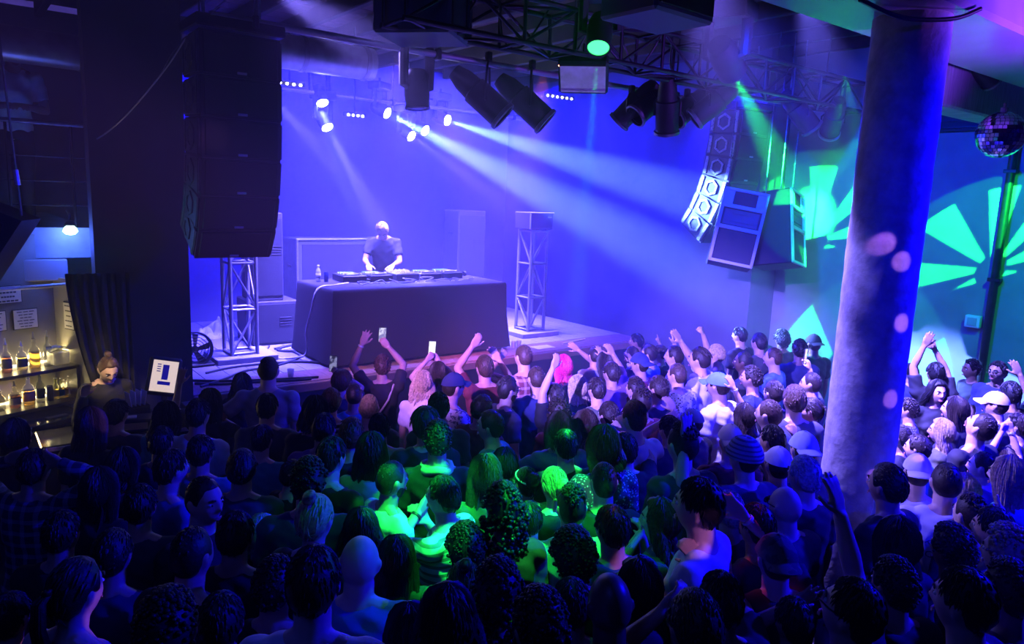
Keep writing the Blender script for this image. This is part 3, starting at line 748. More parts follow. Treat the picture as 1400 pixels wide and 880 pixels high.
TZ2 = TZ - .005
M_knob = mat('bright_knob', (.7, .7, .72), .4); M_gear = mat('gear_black', (.025, .025, .028), .4)
def player(label, x, y, rz, group='media players'):
    t = thing('media_player', label, 'media player', (x, y, TZ2), rz, group)
    MB().box((0, 0, .05), (.32, .40, .09), b=.008).build('body', M_gear, t)
    MB().lathe([(.105, .095), (.105, .108), (.095, .113), (.06, .113), (.055, .118), (0, .118)], 24).build('jog_wheel', mat('jog', (.16, .16, .17), .3, .4), t, loc=(0, -.06, 0), smooth=40)
    MB().box((0, .13, .1), (.2, .1, .02), Matrix.Rotation(0, 4, 'X'), b=.003).build('screen', mat('player_screen', (.05, .05, .1), .1, emit=(.2, .5, 1, 1.2)), t)
    for k in range(4): MB().lathe([(.011, .094), (.011, .112), (0, .113)], 10).build('button', M_knob, t, loc=(-.13, -.14 + k * .07, 0))
    MB().box((.135, -.05, .098), (.012, .05, .02), b=.002).build('pitch_slider', M_knob, t)
    return t
def mixer(label, x, y, rz):
    t = thing('dj_mixer', label, 'mixer', (x, y, TZ2), rz)
    MB().box((0, 0, .055), (.34, .40, .1), b=.008).build('body', M_gear, t)
    for i in range(5):
        for j in range(5):
            MB().lathe([(.012, .105), (.009, .128), (0, .129)], 8).build('knob', M_knob, t, loc=(-.13 + i * .065, .02 + j * .036, 0))
        MB().box((-.13 + i * .065, -.1, .11), (.012, .022, .025), b=.003).build('fader', M_knob, t)
    MB().box((0, .0, .1065), (.3, .36, .003)).build('panel', mat('mixer_panel', (.12, .12, .13), .4), t)
    return t
player('media player at the left end of the DJ gear row', 4.12, 8.72, R(-4)); player('media player just left of the mixer on the DJ table', 4.47, 8.70, R(2))
mixer('black mixer full of bright knobs in front of the DJ', 4.85, 8.68, 0)
player('media player just right of the mixer on the DJ table', 5.23, 8.70, R(-2)); player('media player at the right end of the DJ gear row', 5.58, 8.72, R(3))
fx = thing('effects_box', 'small low effects box in front of the gear near the table front', 'effects box', at(503, 383, TZ2 + .02) * 1.0)
fx.location.z = TZ2
MB().box((0, 0, .025), (.3, .2, .045), b=.006).build('body', M_gear, fx)
for k in range(5): MB().lathe([(.012, .045), (.01, .07), (0, .071)], 8).build('knob', M_knob, fx, loc=(-.11 + k * .055, .02, 0))
hp = Vector((5.86, 8.74, TZ2)); t = thing('headphones', 'black headphones lying at the right end of the DJ gear', 'headphones', hp, R(20))
MB().tube([(.09 * cos(a), 0, .045 + .085 * sin(a)) for a in np.linspace(.0, pi, 14)], .011, 8, Matrix.Rotation(R(-50), 4, 'X')).build('headband', M_gear, t, smooth=60)
for s in (-1, 1): MB().lathe([(0, -.018), (.035, -.018), (.04, 0), (.035, .02), (0, .02)], 16, Matrix.Translation((s * .085, 0, .042)) @ Matrix.Rotation(R(80), 4, 'Y')).build('ear_cup', M_gear, t, smooth=50)
random.seed(11)
for k in range(8):
    x = 4.05 + k * .23; y0 = 8.42; pts = []
    for i in range(6): pts.append((x + random.uniform(-.12, .16) + i * .03, y0 - random.uniform(0, .18), TZ2 + .012 + (.05 if i in (2, 3) else 0) * random.random()))
    wire('tangled gear cable, %s from the left along the table before the players' % ORD[k], pts, .007, mat('grey_cable', (.2, .2, .24), .4), 'gear cables')
wb = thing('water_bottle', 'clear water bottle with white cap at the left end of the DJ table', 'bottle', at(433, 379, TZ2)); wb.location = (3.72, 8.78, TZ2)
MB().lathe([(.028, 0), (.032, .01), (.031, .07), (.033, .08), (.031, .13), (.03, .15), (.014, .185), (.013, .2)], 16).build('body', mat('clear_plastic', (.8, .85, .95), .12, alpha=.55), wb, smooth=50)
MB().lathe([(.0315, .05), (.0325, .052), (.0325, .115), (.0315, .117)], 16, close=False).build('paper_label', M_white, wb, smooth=50)
MB().lathe([(.016, .197), (.016, .216), (.013, .219), (0, .219)], 14).build('cap', M_white, wb)
cn = thing('drink_can', 'slim dark drink can beside the water bottle', 'can', at(440.5, 380, TZ2)); cn.location = (3.80, 8.72, TZ2)
MB().lathe([(.022, 0), (.027, .008), (.027, .125), (.022, .135), (.021, .133), (0, .131)], 16).build('body', mat('can_paint', (.05, .07, .25), .3, .6), cn, smooth=40)
MB().box((0, .005, .135), (.012, .02, .003)).build('pull_tab', M_alu, cn)

# floor fan, crumpled sheets, cups, cables
fn = thing('drum_fan', 'small round black floor fan at the left edge of the stage', 'fan', (2.2, 8.75, SZ))
A = Matrix.Translation((0, 0, .2)) @ Matrix.Rotation(R(80), 4, 'X') @ Matrix.Rotation(0, 4, 'Z')
MB().lathe([(.19, -.06), (.2, -.06), (.2, .06), (.19, .06), (.185, 0), (.19, -.06)], 28, A, close=False).build('shroud', M_black, fn, smooth=40)
for k in range(5):
    MB().add([(.03, -.02, -.015), (.03, .02, .015), (.175, .075, .02), (.175, -.01, -.025)], [(0, 1, 2, 3)], A @ Matrix.Rotation(2 * pi * k / 5, 4, 'Z')).build('blade', M_gear, fn)
MB().lathe([(0, -.04), (.035, -.04), (.04, .03), (0, .04)], 14, A).build('hub', M_gear, fn, smooth=50)
for k in range(5): MB().lathe([(.035 + .035 * k, .058), (.035 + .035 * k + .004, .062), (.035 + .035 * k, .066), (.035 + .035 * k - .004, .062)], 24, A, close=False).build('guard_ring', M_dsteel, fn)
MB().box((0, 0, .02), (.4, .22, .035), b=.01).build('foot', M_black, fn)
def crumple(name, label, c, sx, sy, h, seed, m, group=None):
    mb = MB(); n = 26; vs = []; fs = []
    for i in range(n):
        for j in range(n):
            u, v = i / (n - 1) * 2 - 1, j / (n - 1) * 2 - 1
            e = max(0, 1 - (u * u) ** 2) * max(0, 1 - (v * v) ** 2)
            q = Vector((u * 2 + seed, v * 2, seed)); nn = abs(mnoise.noise(q)) + .4 * abs(mnoise.noise(q * 2.6))
            a = .25 * mnoise.noise(q * .8)
            vs.append((u * sx / 2 * (1 + a), v * sy / 2 * (1 - a), .006 + h * e * nn))
    for i in range(n - 1):
        for j in range(n - 1): fs.append((i * n + j, (i + 1) * n + j, (i + 1) * n + j + 1, i * n + j + 1))
    o = mb.add(vs, fs).build(name, m, loc=c, smooth=70); return tag(o, label, 'sheet', group)
M_sheet = mat('pale_sheet', (.8, .8, .82), .8)
c1 = at(285, 459, SZ); c2 = at(430, 472, SZ)
crumple('crumpled_sheet', 'pale crumpled sheet on the stage behind the left truss tower', (c1.x + .15, c1.y, SZ), .62, .5, .28, 3.3, M_sheet, 'crumpled sheets')
crumple('crumpled_sheet', 'pale crumpled sheet by the left foot of the DJ table', (c2.x, c2.y + .1, SZ), .4, .5, .3, 8.1, M_sheet, 'crumpled sheets')
M_cup = mat('clear_cup', (.8, .8, .85), .1, alpha=.5)
def cup(label, p, group='plastic cups', m=None, drink=None):
    t = thing('plastic_cup', label, 'cup', p, group=group)
    MB().lathe([(.026, 0), (.028, .004), (.038, .1), (.04, .1), (.039, .104), (.036, .102), (.026, .006), (0, .006)], 16).build('cup_body', m or M_cup, t, smooth=40)
    MB().lathe([(0, .008), (.027, .008), (.033, .055), (0, .055)], 14).build('drink', drink or mat('drink', (.7, .6, .3), .2, alpha=.7), t, smooth=40)
    return t
cup('plastic cup alone on the apron behind the man in grey', at(407, 522, SZ) + Vector((0, .2, 0)))
cup('left of two plastic cups at the front corner of the table', at(702, 476, SZ)); cup('right of two plastic cups at the front corner of the table', at(709, 475, SZ))
random.seed(5)
M_cab2 = mat('grey_stage_cable', (.10, .10, .12), .5)
for lb, pts in (('cable on the stage floor snaking from the tower to the front edge', [(2.0, 7.75), (2.3, 7.95), (2.6, 8.2), (3.0, 8.3), (3.4, 8.6), (3.45, 9.0)]),
                ('thick black cable bundle along the left front of the stage', [(1.98, 7.9), (2.2, 7.75), (2.6, 7.65), (2.9, 7.55), (3.1, 7.52)]),
                ('second thick cable beside the bundle at the left stage front', [(1.98, 8.05), (2.3, 7.85), (2.7, 7.7), (3.2, 7.56)]),
                ('cable coil loops between the left subwoofer and the table', [(3.3, 9.2), (3.6, 9.35), (3.75, 9.1), (3.5, 8.95), (3.3, 9.1), (3.55, 9.3), (3.8, 9.0)]),
                ('cable running from the tower base to the subwoofer', [(2.9, 8.5), (3.1, 8.9), (3.2, 9.2), (3.3, 9.4)]),
                ('cable lying across the boards by the base plate', [(2.2, 8.3), (2.6, 8.45), (3.2, 8.4), (3.5, 8.2)])):
    wire(lb, [(x, y, SZ + .014) for x, y in pts], .014, M_cab2 if 'thick' not in lb else M_rubber, 'stage cables')
wire('pale cable hanging off the left end of the DJ table to the floor', [(4.0, 8.5, TZ2 + .012), (3.75, 8.35, TZ2 + .012), (3.5, 8.28, TZ - .02), (3.42, 8.3, TZ - .3), (3.40, 8.4, 1.4), (3.42, 8.45, 1.12), (3.3, 8.6, SZ + .012), (3.0, 8.7, SZ + .012)], .012, mat('lavender_cable', (.6, .6, .65), .5))
ps = MB().box((0, 0, .003), (.32, .2, .004)).build('set_list', M_white, loc=(6.6, 7.72, SZ + .001)); tag(ps, 'white sheet of paper lying on the apron right of the table', 'paper')
ps = MB().tube([(0, 0, 0), (.55, .1, 0)], .012, 6).build('drum_stick', mat('pale_wood', (.7, .6, .45), .5), loc=(7.0, 7.75, SZ + .012)); tag(ps, 'thin pale stick lying on the apron among raised hands', 'stick')
# ------------------------------------------------------------------ bar alcove (its wall stands 22 degrees off the stage front)
BU = Vector((.927, .374, 0)); BV = Vector((.374, -.927, 0)); BC = Vector((.78, 8.0, 0))
BM = Matrix(((BU.x, -BV.x, 0, BC.x), (BU.y, -BV.y, 0, BC.y), (0, 0, 1, 0), (0, 0, 0, 1)))   # local x along wall (0 at the corner), y into the wall
def bar_thing(name, label, cat, x, y, z, group=None, rz=0):
    p = BM @ Vector((x, y, z)); return thing(name, label, cat, p, math.atan2(BU.y, BU.x) + rz, group)
M_barwall = mat('bar_wall', (.22, .21, .19), .7, noise=.25, scale=4)
structure(MB().box((-1.6, .06, 1.3), (3.3, .12, 2.6), BM).build('wall_bar', M_barwall))
structure(MB().box((.06, -.27, 1.1), (.12, .54, 2.2), BM).build('wall_bar_side', mat('bar_side_wall', (.42, .40, .33), .32, noise=.2, scale=3)))
# mezzanine above the bar
mz = structure(MB().box((-1.35, 9.75, 2.52), (4.9, 3.6, .28)).build('trim_3', mat('mezzanine_fascia', (.35, .36, .4), .7, noise=.3, scale=5)))
structure(MB().box((-1.4, 7.98, 2.27), (4.6, .14, .2), b=.01).build('trim_4', mat('grey_soffit', (.3, .3, .32), .6)))
# back bar: open lit shelf unit
M_shelf = mat('dark_shelf', (.05, .045, .04), .35, noise=.3, scale=8)
sh = bar_thing('back_bar_shelf', 'dark two level back bar shelf glowing behind the bottles', 'shelf', 0, 0, 0)
MB().box((-1.0, -.19, 1.40), (2.0, .36, .03), b=.004).build('upper_board', M_shelf, sh)
MB().box((-1.0, -.19, 1.075), (2.0, .36, .03), b=.004).build('lower_board', M_shelf, sh)
MB().box((-.02, -.19, 1.24), (.03, .36, .3)).build('end_panel', M_shelf, sh)
for k, z in enumerate((1.424, 1.098)):
    MB().box((-1.0, -.05, z), (1.9, .03, .014)).build('light_strip', mat('warm_led', (.8, .7, .5), emit=(1, .82, .42, 9)), sh)
cb = bar_thing('back_bar_counter', 'dark back bar counter with bottles reflected in its top', 'counter', 0, 0, 0)
MB().box((-1.04, -.42, 1.0), (1.9, .5, .05), b=.008).build('top', mat('polished_counter', (.05, .045, .04), .12, spec=.8), cb)
MB().box((-1.04, -.4, .48), (1.86, .44, .92)).build('cupboard', M_shelf, cb)
for k in range(3): MB().lathe([(.014, 0), (.014, .02), (0, .022)], 10, Matrix.Translation((-.25 - k * .5, -.63, .85)) @ Matrix.Rotation(R(90), 4, 'X')).build('knob', M_alu, cb)
MB().box((-.33, -.55, 1.03), (.18, .06, .01), b=.003).build('bar_mat', M_black, cb)
# bottles
def bottle(label, x, row, h, r, glass, liquid, kind='spirit', lab=None, pourer=True, group=None):
    z = 1.415 if row else 1.09
    t = bar_thing('bottle', label, 'bottle', x, -.22, z, group)
    if kind == 'spirit': pr = [(r * .9, 0), (r, .008), (r, h * .55), (r * .85, h * .63), (r * .36, h * .72), (r * .33, h * .88), (r * .4, h * .89), (r * .4, h * .92)]
    elif kind == 'wide': pr = [(r * .85, 0), (r, .01), (r * 1.05, h * .4), (r * .9, h * .58), (r * .4, h * .68), (r * .36, h * .85), (r * .44, h * .86), (r * .44, h * .9)]
    elif kind == 'beer': pr = [(r * .92, 0), (r, .006), (r, h * .5), (r * .8, h * .62), (r * .42, h * .78), (r * .38, h * .95), (r * .45, h * .955), (r * .45, h)]
    else: pr = [(r * .95, 0), (r, .006), (r, h * .9), (r * .8, h), (0, h)]
    body = MB().lathe(pr, 16).build('glass', glass, t, smooth=40)
    if liquid: MB().lathe([(0, .006), (r * .88, .006), (r * .9, h * .5), (0, h * .5)], 14).build('liquor', liquid, t, smooth=40)
    if lab: MB().lathe([(r * 1.012, h * .15), (r * 1.02, h * .16), (r * 1.02, h * .42), (r * 1.012, h * .43)], 16, close=False).build('bottle_label', lab, t, smooth=40)
    if pourer: MB().lathe([(r * .36, h * .9), (r * .2, h * .96), (r * .14, h * 1.1), (0, h * 1.12)], 10).build('pourer', M_alu, t, smooth=40)
    elif kind == 'beer': MB().lathe([(r * .5, h * .97), (r * .5, h * 1.01), (0, h * 1.015)], 12).build('cap', M_alu, t)
    return t
def glass(n, c, a=.55, e=None): return mat('glass_' + n, tuple(v * .5 for v in c), .06, alpha=a * .55, spec=.8, emit=e)
AMB = mat('liquor_amber', (1, .55, .08), .15, trans=.95); DRK = mat('liquor_dark', (.45, .16, .05), .15, trans=.9); GLD = mat('liquor_gold', (1, .75, .2), .15, trans=.95); CLR = mat('liquor_clear', (.85, .9, .9), .15, alpha=.5)
L_cr = mat('label_cream', (.8, .75, .6), .6); L_bk = mat('label_black', (.04, .04, .04), .5); L_or = mat('label_orange', (.9, .35, .05), .5); L_gr = mat('label_green', (.1, .35, .12), .5); L_ye = mat('label_yellow', (.85, .8, .15), .5)
bottle('dark whisky bottle with a black label, first on the upper shelf', -.545, 1, .28, .042, glass('clear', (.9, .9, .9)), DRK, 'wide', L_bk)
bottle('squat golden bottle second on the upper shelf', -.42, 1, .24, .043, glass('clear', (.9, .9, .9)), GLD, 'spirit', L_bk)
bottle('round golden bottle third on the upper shelf', -.315, 1, .3, .048, glass('clear', (.9, .9, .9)), AMB, 'wide', None)
bottle('frosted grey slim bottle fourth on the upper shelf', -.2, 1, .3, .036, glass('frost', (.55, .6, .65), .9), None, 'spirit', None, True)
bottle('brown bottle leftmost on the upper shelf at the frame edge', -.66, 1, .28, .042, glass('rose', (.7, .3, .2)), DRK, 'spirit', None)
bottle('dark whisky bottle with a round label on the lower shelf', -.50, 0, .22, .046, glass('clear', (.9, .9, .9)), DRK, 'wide', L_cr)
bottle('big amber bottle with an orange label on the lower shelf', -.385, 0, .27, .05, glass('clear', (.9, .9, .9)), AMB, 'spirit', L_or)
bottle('dark green bottle on the lower shelf', -.285, 0, .29, .035, glass('green', (.03, .12, .04), .9), None, 'spirit', L_bk)
bottle('steel shaker tin between the green bottle and the yellow ones', -.205, 0, .14, .03, M_steel, None, 'tin', None, False)
bottle('left yellow green beer bottle on the lower shelf', -.15, 0, .2, .026, glass('lime', (.75, .8, .1), .7), GLD, 'beer', L_ye, False)
bottle('right yellow green beer bottle on the lower shelf', -.10, 0, .19, .026, glass('lime', (.75, .8, .1), .7), GLD, 'beer', L_gr, False)
bottle('amber beer bottle third from the shelf end', -.065, 0, .17, .024, glass('amber', (.6, .25, .04), .7), AMB, 'beer', L_ye, False)
bottle('brown beer bottle at the right end of the lower shelf', -.047 + .02, 0, .2, .024, glass('brown', (.15, .05, .015), .85), None, 'beer', L_cr, False)
bottle('nearly black bottle leftmost on the lower shelf', -.62, 0, .2, .04, glass('brown', (.15, .05, .015), .85), None, 'wide', None)
# napkin pile with a clear caddy on the upper shelf
nb = bar_thing('garnish_box', 'clear box of white napkins at the right end of the upper shelf', 'box', -.1, -.2, 1.416)
MB().box((0, 0, .06), (.14, .14, .12), b=.01).build('box_body', mat('frosted_plastic', (.85, .85, .8), .2, alpha=.8), nb)
crm = MB()
for k in range(5): crm.box((random.uniform(-.03, .03), random.uniform(-.02, .02), .125 + k * .012), (.09, .08, .006), Matrix.Rotation(random.uniform(-.4, .4), 4, 'Y'), rz=random.uniform(0, 3))
crm.build('napkins', M_white, nb)
# notices on the wall (print too small to read: grey lines)
def notice(label, x, z, w, h, lines, side=False, head=False):
    t = bar_thing('notice', label, 'notice', 0 if side else x, x if side else 0, z, 'wall notices', R(-90) if side else 0)
    MB().box((0, -.008, 0), (w, .012, h), b=.002).build('frame', M_black, t)
    MB().box((0, -.016, 0), (w * .92, .004, h * .92)).build('paper', mat('notice_paper', (.75, .72, .66), .7), t)
    mb = MB()
    for k in range(lines):
        ww = w * (.72 - .12 * ((k * 7) % 3)); zz = h * (.36 - .72 * k / max(1, lines - 1))
        if head: n = 5
        else: n = 3
        for q in range(n): mb.box((-ww / 2 + ww * (q + .5) / n, -.019, zz), (ww / n * .8, .002, h * (.09 if head else .04)))
    mb.build('print', mat('ink', (.05, .05, .05), .7), t)['kind'] = 'stuff'
notice('square notice in a thin frame above the bottles', -.265, 1.835, .215, .185, 6)
notice('partly seen notice at the frame edge above the bottles', -.53, 1.84, .215, .185, 5)
notice('large print notice high on the bar wall under the pole', -.40, 2.07, .24, .16, 4, head=True)
notice('narrow notice on the lit side wall by the curtain', -.26, 1.86, .16, .26, 5, side=True)
pl_ = bar_thing('curtain_pole', 'thin bluish pole across the top of the bar alcove', 'pole', -.9, -.3, 2.16)
MB().tube([(-.9, 0, 0), (.9, 0, 0)], .016, 8).build('tube', M_alu, pl_); MB().ell((.91, 0, 0), .024, 10, 8).build('finial', M_alu, pl_)
# drape beside the bar
def drape_side():
    mb = MB(); nz, nx = 22, 60; vs = []; fs = []
    for i in range(nz + 1):
        f = i / nz; z = .02 + 2.28 * (1 - f)
        x0 = .80 + .16 * min(1, f / .45) ** 1.6 + (.03 * (f - .45) if f > .45 else 0)
        x1 = 1.3
        for k in range(nx + 1):
            u = k / nx; x = x0 + (x1 - x0) * u
            y = 7.28 + .03 * sin(u * 42 + .5 * sin(f * 3)) + .012 * sin(u * 19 + f * 4) - .03 * f
            vs.append((x, y, z))
    for i in range(nz):
        for k in range(nx): fs.append((i * (nx + 1) + k, i * (nx + 1) + k + 1, (i + 1) * (nx + 1) + k + 1, (i + 1) * (nx + 1) + k))
    return mb.add(vs, fs)
dr = drape_side().build('bar_curtain', mat('black_velvet', (.018, .018, .024), .9, noise=.3, scale=40, sheen=.5), smooth=60)
sm = dr.modifiers.new('thickness', 'SOLIDIFY'); sm.thickness = .006
tag(dr, 'dark pleated curtain drawn aside at the right of the bar', 'curtain')
# front bar counter with till
fc = thing('bar_counter', 'dark front bar counter with a teal lit edge beside the till', 'counter', (1.12, 6.58, 0))
MB().box((0, 0, 1.06), (1.3, .46, .05), b=.01).build('top', mat('polished_counter', (.05, .045, .04), .12, spec=.8), fc)
MB().box((0, .02, .51), (1.26, .40, 1.02)).build('front', M_shelf, fc)
MB().box((0, -.232, 1.06), (1.3, .014, .03)).build('edge', M_alu, fc)
tl = thing('till_monitor', 'till monitor with a glowing white page on the front bar', 'monitor', (1.43, 6.70, 1.085), R(-8))
MB().box((0, 0, .03), (.24, .2, .06), b=.015).tube([(0, .02, .05), (0, .05, .24)], .03, 10).build('stand', M_gear, tl)
TM = Matrix.Translation((0, .03, .36)) @ Matrix.Rotation(R(-14), 4, 'X') @ Matrix.Rotation(R(12), 4, 'Y')
MB().box((0, .03, 0), (.26, .1, .34), TM, b=.02).build('housing', M_gear, tl)
MB().box((0, -.022, 0), (.2, .006, .27), TM).build('screen', mat('till_screen', (.1, .1, .1), .2, emit=(1, .78, .68, .75)), tl)
mb = MB(); mb.box((.005, -.026, .035), (.05, .003, .13), TM); mb.box((.005, -.026, -.06), (.1, .003, .03), TM)
for k in range(4): mb.box((-.05, -.026, .1 - k * .02), (.03, .003, .008), TM)
mb.build('page', mat('till_page', (.45, .38, .35), .5), tl)['kind'] = 'stuff'
rp = thing('receipt_printer', 'boxy printer with a yellow lit front below the till monitor', 'printer', (1.12, 6.50, 1.085), R(-14))
MB().box((0, 0, .05), (.34, .2, .1), b=.012).build('body', M_gear, rp); MB().box((0, -.102, .05), (.26, .006, .055)).build('front_panel', mat('yellow_lit_panel', (.7, .5, .2), .35, .3), rp)  # yellowish light on the printer front is put into the panel colour
MB().box((0, -.03, .11), (.09, .07, .012), b=.003).build('paper', M_white, rp)
nc = thing('napkin_caddy', 'dark caddy holding a stack of blue white napkins beside the till', 'caddy', (1.2, 6.72, 1.085), R(10))
MB().box((0, 0, .07), (.2, .14, .14), b=.01).build('caddy_body', M_gear, nc)
for k in range(4): MB().box((.02 * k - .03, 0, .2), (.006, .11, .13), Matrix.Translation((0, 0, 0)) @ Matrix.Rotation(R(-8 + 6 * k), 4, 'Y')).build('napkin', M_white, nc)
db = thing('drawer_box', 'low black box right of the till at the stage edge', 'box', (1.66, 6.55, 1.085)); MB().box((0, 0, .06), (.22, .3, .12), b=.008).build('box_body', M_gear, db); MB().lathe([(.012, 0), (.012, .01), (0, .012)], 8, Matrix.Translation((0, -.15, .06)) @ Matrix.Rotation(R(90), 4, 'X')).build('knob', M_alu, db)
sk = thing('steel_shaker', 'teal lit steel shaker standing on the front bar behind a head', 'shaker', (.96, 6.45, 1.085)); MB().lathe([(.035, 0), (.045, .14), (.044, .16), (.03, .19), (.03, .21), (0, .215)], 16).build('shaker_body', M_steel, sk, smooth=40); MB().lathe([(.031, .195), (.033, .2), (.031, .22), (0, .225)], 14).build('shaker_cap', M_alu, sk, smooth=40)
gl = thing('drink_glass', 'small lit drink glass beside the steel shaker', 'glass', (.86, 6.48, 1.085)); MB().lathe([(.03, 0), (.034, .11), (.031, .11), (.027, .008), (0, .008)], 14).build('glass_body', M_cup, gl, smooth=40); MB().lathe([(0, .01), (.027, .01), (.029, .07), (0, .07)], 14).build('drink', GLD, gl, smooth=40)
# caged lamp on the fascia
lp = thing('blue_lamp', 'small glowing blue white bulb lamp under the mezzanine edge', 'lamp', aty(96, 313, 7.8))
MB().lathe([(0, -.055), (.04, -.045), (.062, -.02), (.05, .01), (.02, .035), (0, .035)], 18).build('bulb', mat('lamp_bulb', (.2, .2, .2), emit=(.45, .9, 1, 14)), lp, smooth=60)
MB().lathe([(.02, .03), (.05, .035), (.03, .07), (.012, .08), (0, .08)], 16).build('socket', M_black, lp, smooth=50)
MB().tube([(0, 0, .07), (0, .0, .13), (0, .165, .16)], .01, 8).build('bracket', M_dsteel, lp)
d_ = bpy.data.lights.new('lamp_glow', 'POINT'); d_.energy = 22; d_.color = (.03, .08, 1); d_.shadow_soft_size = .07; o_ = bpy.data.objects.new('lamp_glow', d_); COL.objects.link(o_); o_.location = lp.location + Vector((0, -.1, -.1))
for z, e in ((1.5, 7), (1.17, 5)):
    p = BM @ Vector((-.5, -.09, z)); q = BM @ Vector((-.5, -1, z + .25))
    a_ = area(p, q, e, (1, .78, .34), 1.0, .04, 'shelf_light')
    a_.rotation_euler = (BM.to_3x3() @ Matrix(((1, 0, 0), (0, 0, 1), (0, -1, 0)))).to_euler() if False else a_.rotation_euler
spot((.9, 6.25, 2.0), (1.04, 6.97, 1.42), 40, (1, .72, .42), 30, .6, .03, 'bartender_fill')  # added warm fill on the bartender, no lamp hangs there
# mezzanine railing
rl = thing('railing', 'thin railing on the dark mezzanine above the bar', 'railing', (-.4, 8.02, 2.66))
MB().tube([(-3.2, 0, .94), (1.5, 0, .94)], .022, 8).build('handrail', M_steel, rl, smooth=60)
for k in range(10): MB().tube([(-3.1 + k * .5, 0, 0), (-3.1 + k * .5, 0, .93)], .014, 6).build('post', M_dsteel, rl)
for k in range(3): MB().tube([(-3.2, 0, .2 + k * .22), (1.5, 0, .2 + k * .22)], .006, 6).build('rail_wire', M_dsteel, rl)
# hanging wedge cabinet at the left frame edge
wg = thing('hanging_monitor', 'black wedge loudspeaker hung on thin rods at the left frame edge', 'loudspeaker', (.12, 6.0, 2.72))
X = Matrix.Rotation(R(-20), 4, 'Z') @ Matrix.Rotation(R(24), 4, 'Y')
MB().prism([(-.26, -.32), (.22, -.32), (.3, .25), (-.3, .25)], -.2, .22, 'y', X).build('cabinet', M_cab, wg)
MB().box((0, -.207, -.04), (.44, .016, .46), X, b=.004).build('grille', M_grille, wg); MB().box((.06, -.218, .17), (.1, .008, .03), X).build('badge', M_badge, wg)
for s in (-1, 1):
    q = X @ Vector((s * .24, 0, .25)); MB().tube([q, (q.x - .1, q.y + .05, CEIL - .1 - 2.72)], .008, 6).build('rod', M_steel, wg)
    MB().tube([q + Vector((-.008, .004, .2)), q + Vector((-.016, .008, .3))], .018, 8).build('turnbuckle', M_alu, wg)
# ------------------------------------------------------------------ people: head, hair, body, clothes
def v3(*a): return np.array(a, float)
def nrm(a): return a / (np.linalg.norm(a) + 1e-12)
def head_pts(D):
    """unit directions (n,3) -> points of the head surface about the head centre, face along +Y"""
    D = np.asarray(D, float); P = D * np.array([.0745, .097, .118]); x, y, z = P[:, 0].copy(), P[:, 1].copy(), P[:, 2].copy()
    t = np.clip(-z / .118, 0, 1)
    nx = x * (1 - .24 * t ** 1.5); ny = np.where(y < 0, y * (1 - .42 * np.clip((-z - .02) / .09, 0, 1)), y * (1 - .06 * t))
    f = np.clip(D[:, 1], 0, 1) ** .5
    def g(a, s): return np.exp(-(a / s) ** 2)
    ny += f * (.027 * g(nx, .012) * g(z + .020, .017) + .013 * g(nx, .010) * g(z - .008, .022))
    ny -= f * .011 * g(np.abs(nx) - .032, .014) * g(z - .010, .011)
    ny += f * .006 * g(z - .031, .010) * g(nx, .05)
    ny += f * .0075 * g(nx, .02) * (g(z + .056, .0065) + g(z + .070, .0065))
    ny -= f * .003 * g(nx, .02) * g(z + .063, .004)
    ny += f * .012 * g(nx, .024) * g(z + .098, .018)
    nx += np.sign(nx) * f * .003 * g(np.abs(nx) - .05, .02) * g(z + .02, .02)
    return np.stack([nx, ny, z], 1)
def sph(az, el): return (sin(az) * cos(el), cos(az) * cos(el), sin(el))      # az from the face, to the right
def head_grid(mb, n=36, m=24):
    D = []; 
    for i in range(1, m):
        for k in range(n): D.append(sph(2 * pi * k / n, -pi / 2 + pi * i / m))
    P = head_pts(D + [(0, 0, -1), (0, 0, 1)]); fs = []
    for i in range(m - 2):
        for k in range(n): l = (k + 1) % n; fs.append((i * n + k, i * n + l, (i + 1) * n + l, (i + 1) * n + k))
    B = (m - 1) * n
    for k in range(n): l = (k + 1) % n; fs.append((B, l, k)); fs.append(((m - 2) * n + k, (m - 2) * n + l, B + 1))
    mb.add([tuple(p) for p in P], fs)
    return mb
def ears(mb):
    for s in (-1, 1):
        mb.ell((s * .074, -.008, -.004), (.009, .018, .031), 10, 7)
        mb.ell((s * .081, -.012, .006), (.007, .017, .022), 10, 6)
def hairline(az):
    a = abs((math.degrees(az) + 180) % 360 - 180)
    K = [(0, 42), (40, 40), (58, 22), (72, -2), (88, 0), (100, -6), (125, -34), (150, -44), (180, -46)]
    for (a0, e0), (a1, e1) in zip(K, K[1:]):
        if a <= a1: u = (a - a0) / (a1 - a0); u = u * u * (3 - 2 * u); return R(e0 + (e1 - e0) * u)
    return R(-46)
def scalp(az, f, t):
    e = hairline(az); el = e + (pi / 2 - e) * f
    p = head_pts([sph(az, el)])[0]
    return p * (1 + t / np.linalg.norm(p))
def shell(mb, t, rough=.25, freq=9, seed=0, n=40, m=13, tf=None):
    vs = []; fs = []
    for i in range(m + 1):
        f = i / m
        for k in range(n):
            az = 2 * pi * k / n
            q = Vector((sin(az) * freq / 3, cos(az) * freq / 3, f * 2.2 + seed * 7.3))
            tt = (t if tf is None else t * tf(az, f)) * min(1, .15 + f * 6) * (1 + rough * mnoise.noise(q) + rough * .6 * mnoise.noise(q * 2.7))
            if f < .001: tt = -.004
            vs.append(tuple(scalp(az, f * .995, tt)))
    for i in range(m):
        for k in range(n): l = (k + 1) % n; fs.append((i * n + k, i * n + l, (i + 1) * n + l, (i + 1) * n + k))
    fs.append(tuple(m * n + k for k in range(n))); fs.append(tuple(range(n))[::-1])
    return mb.add(vs, fs)
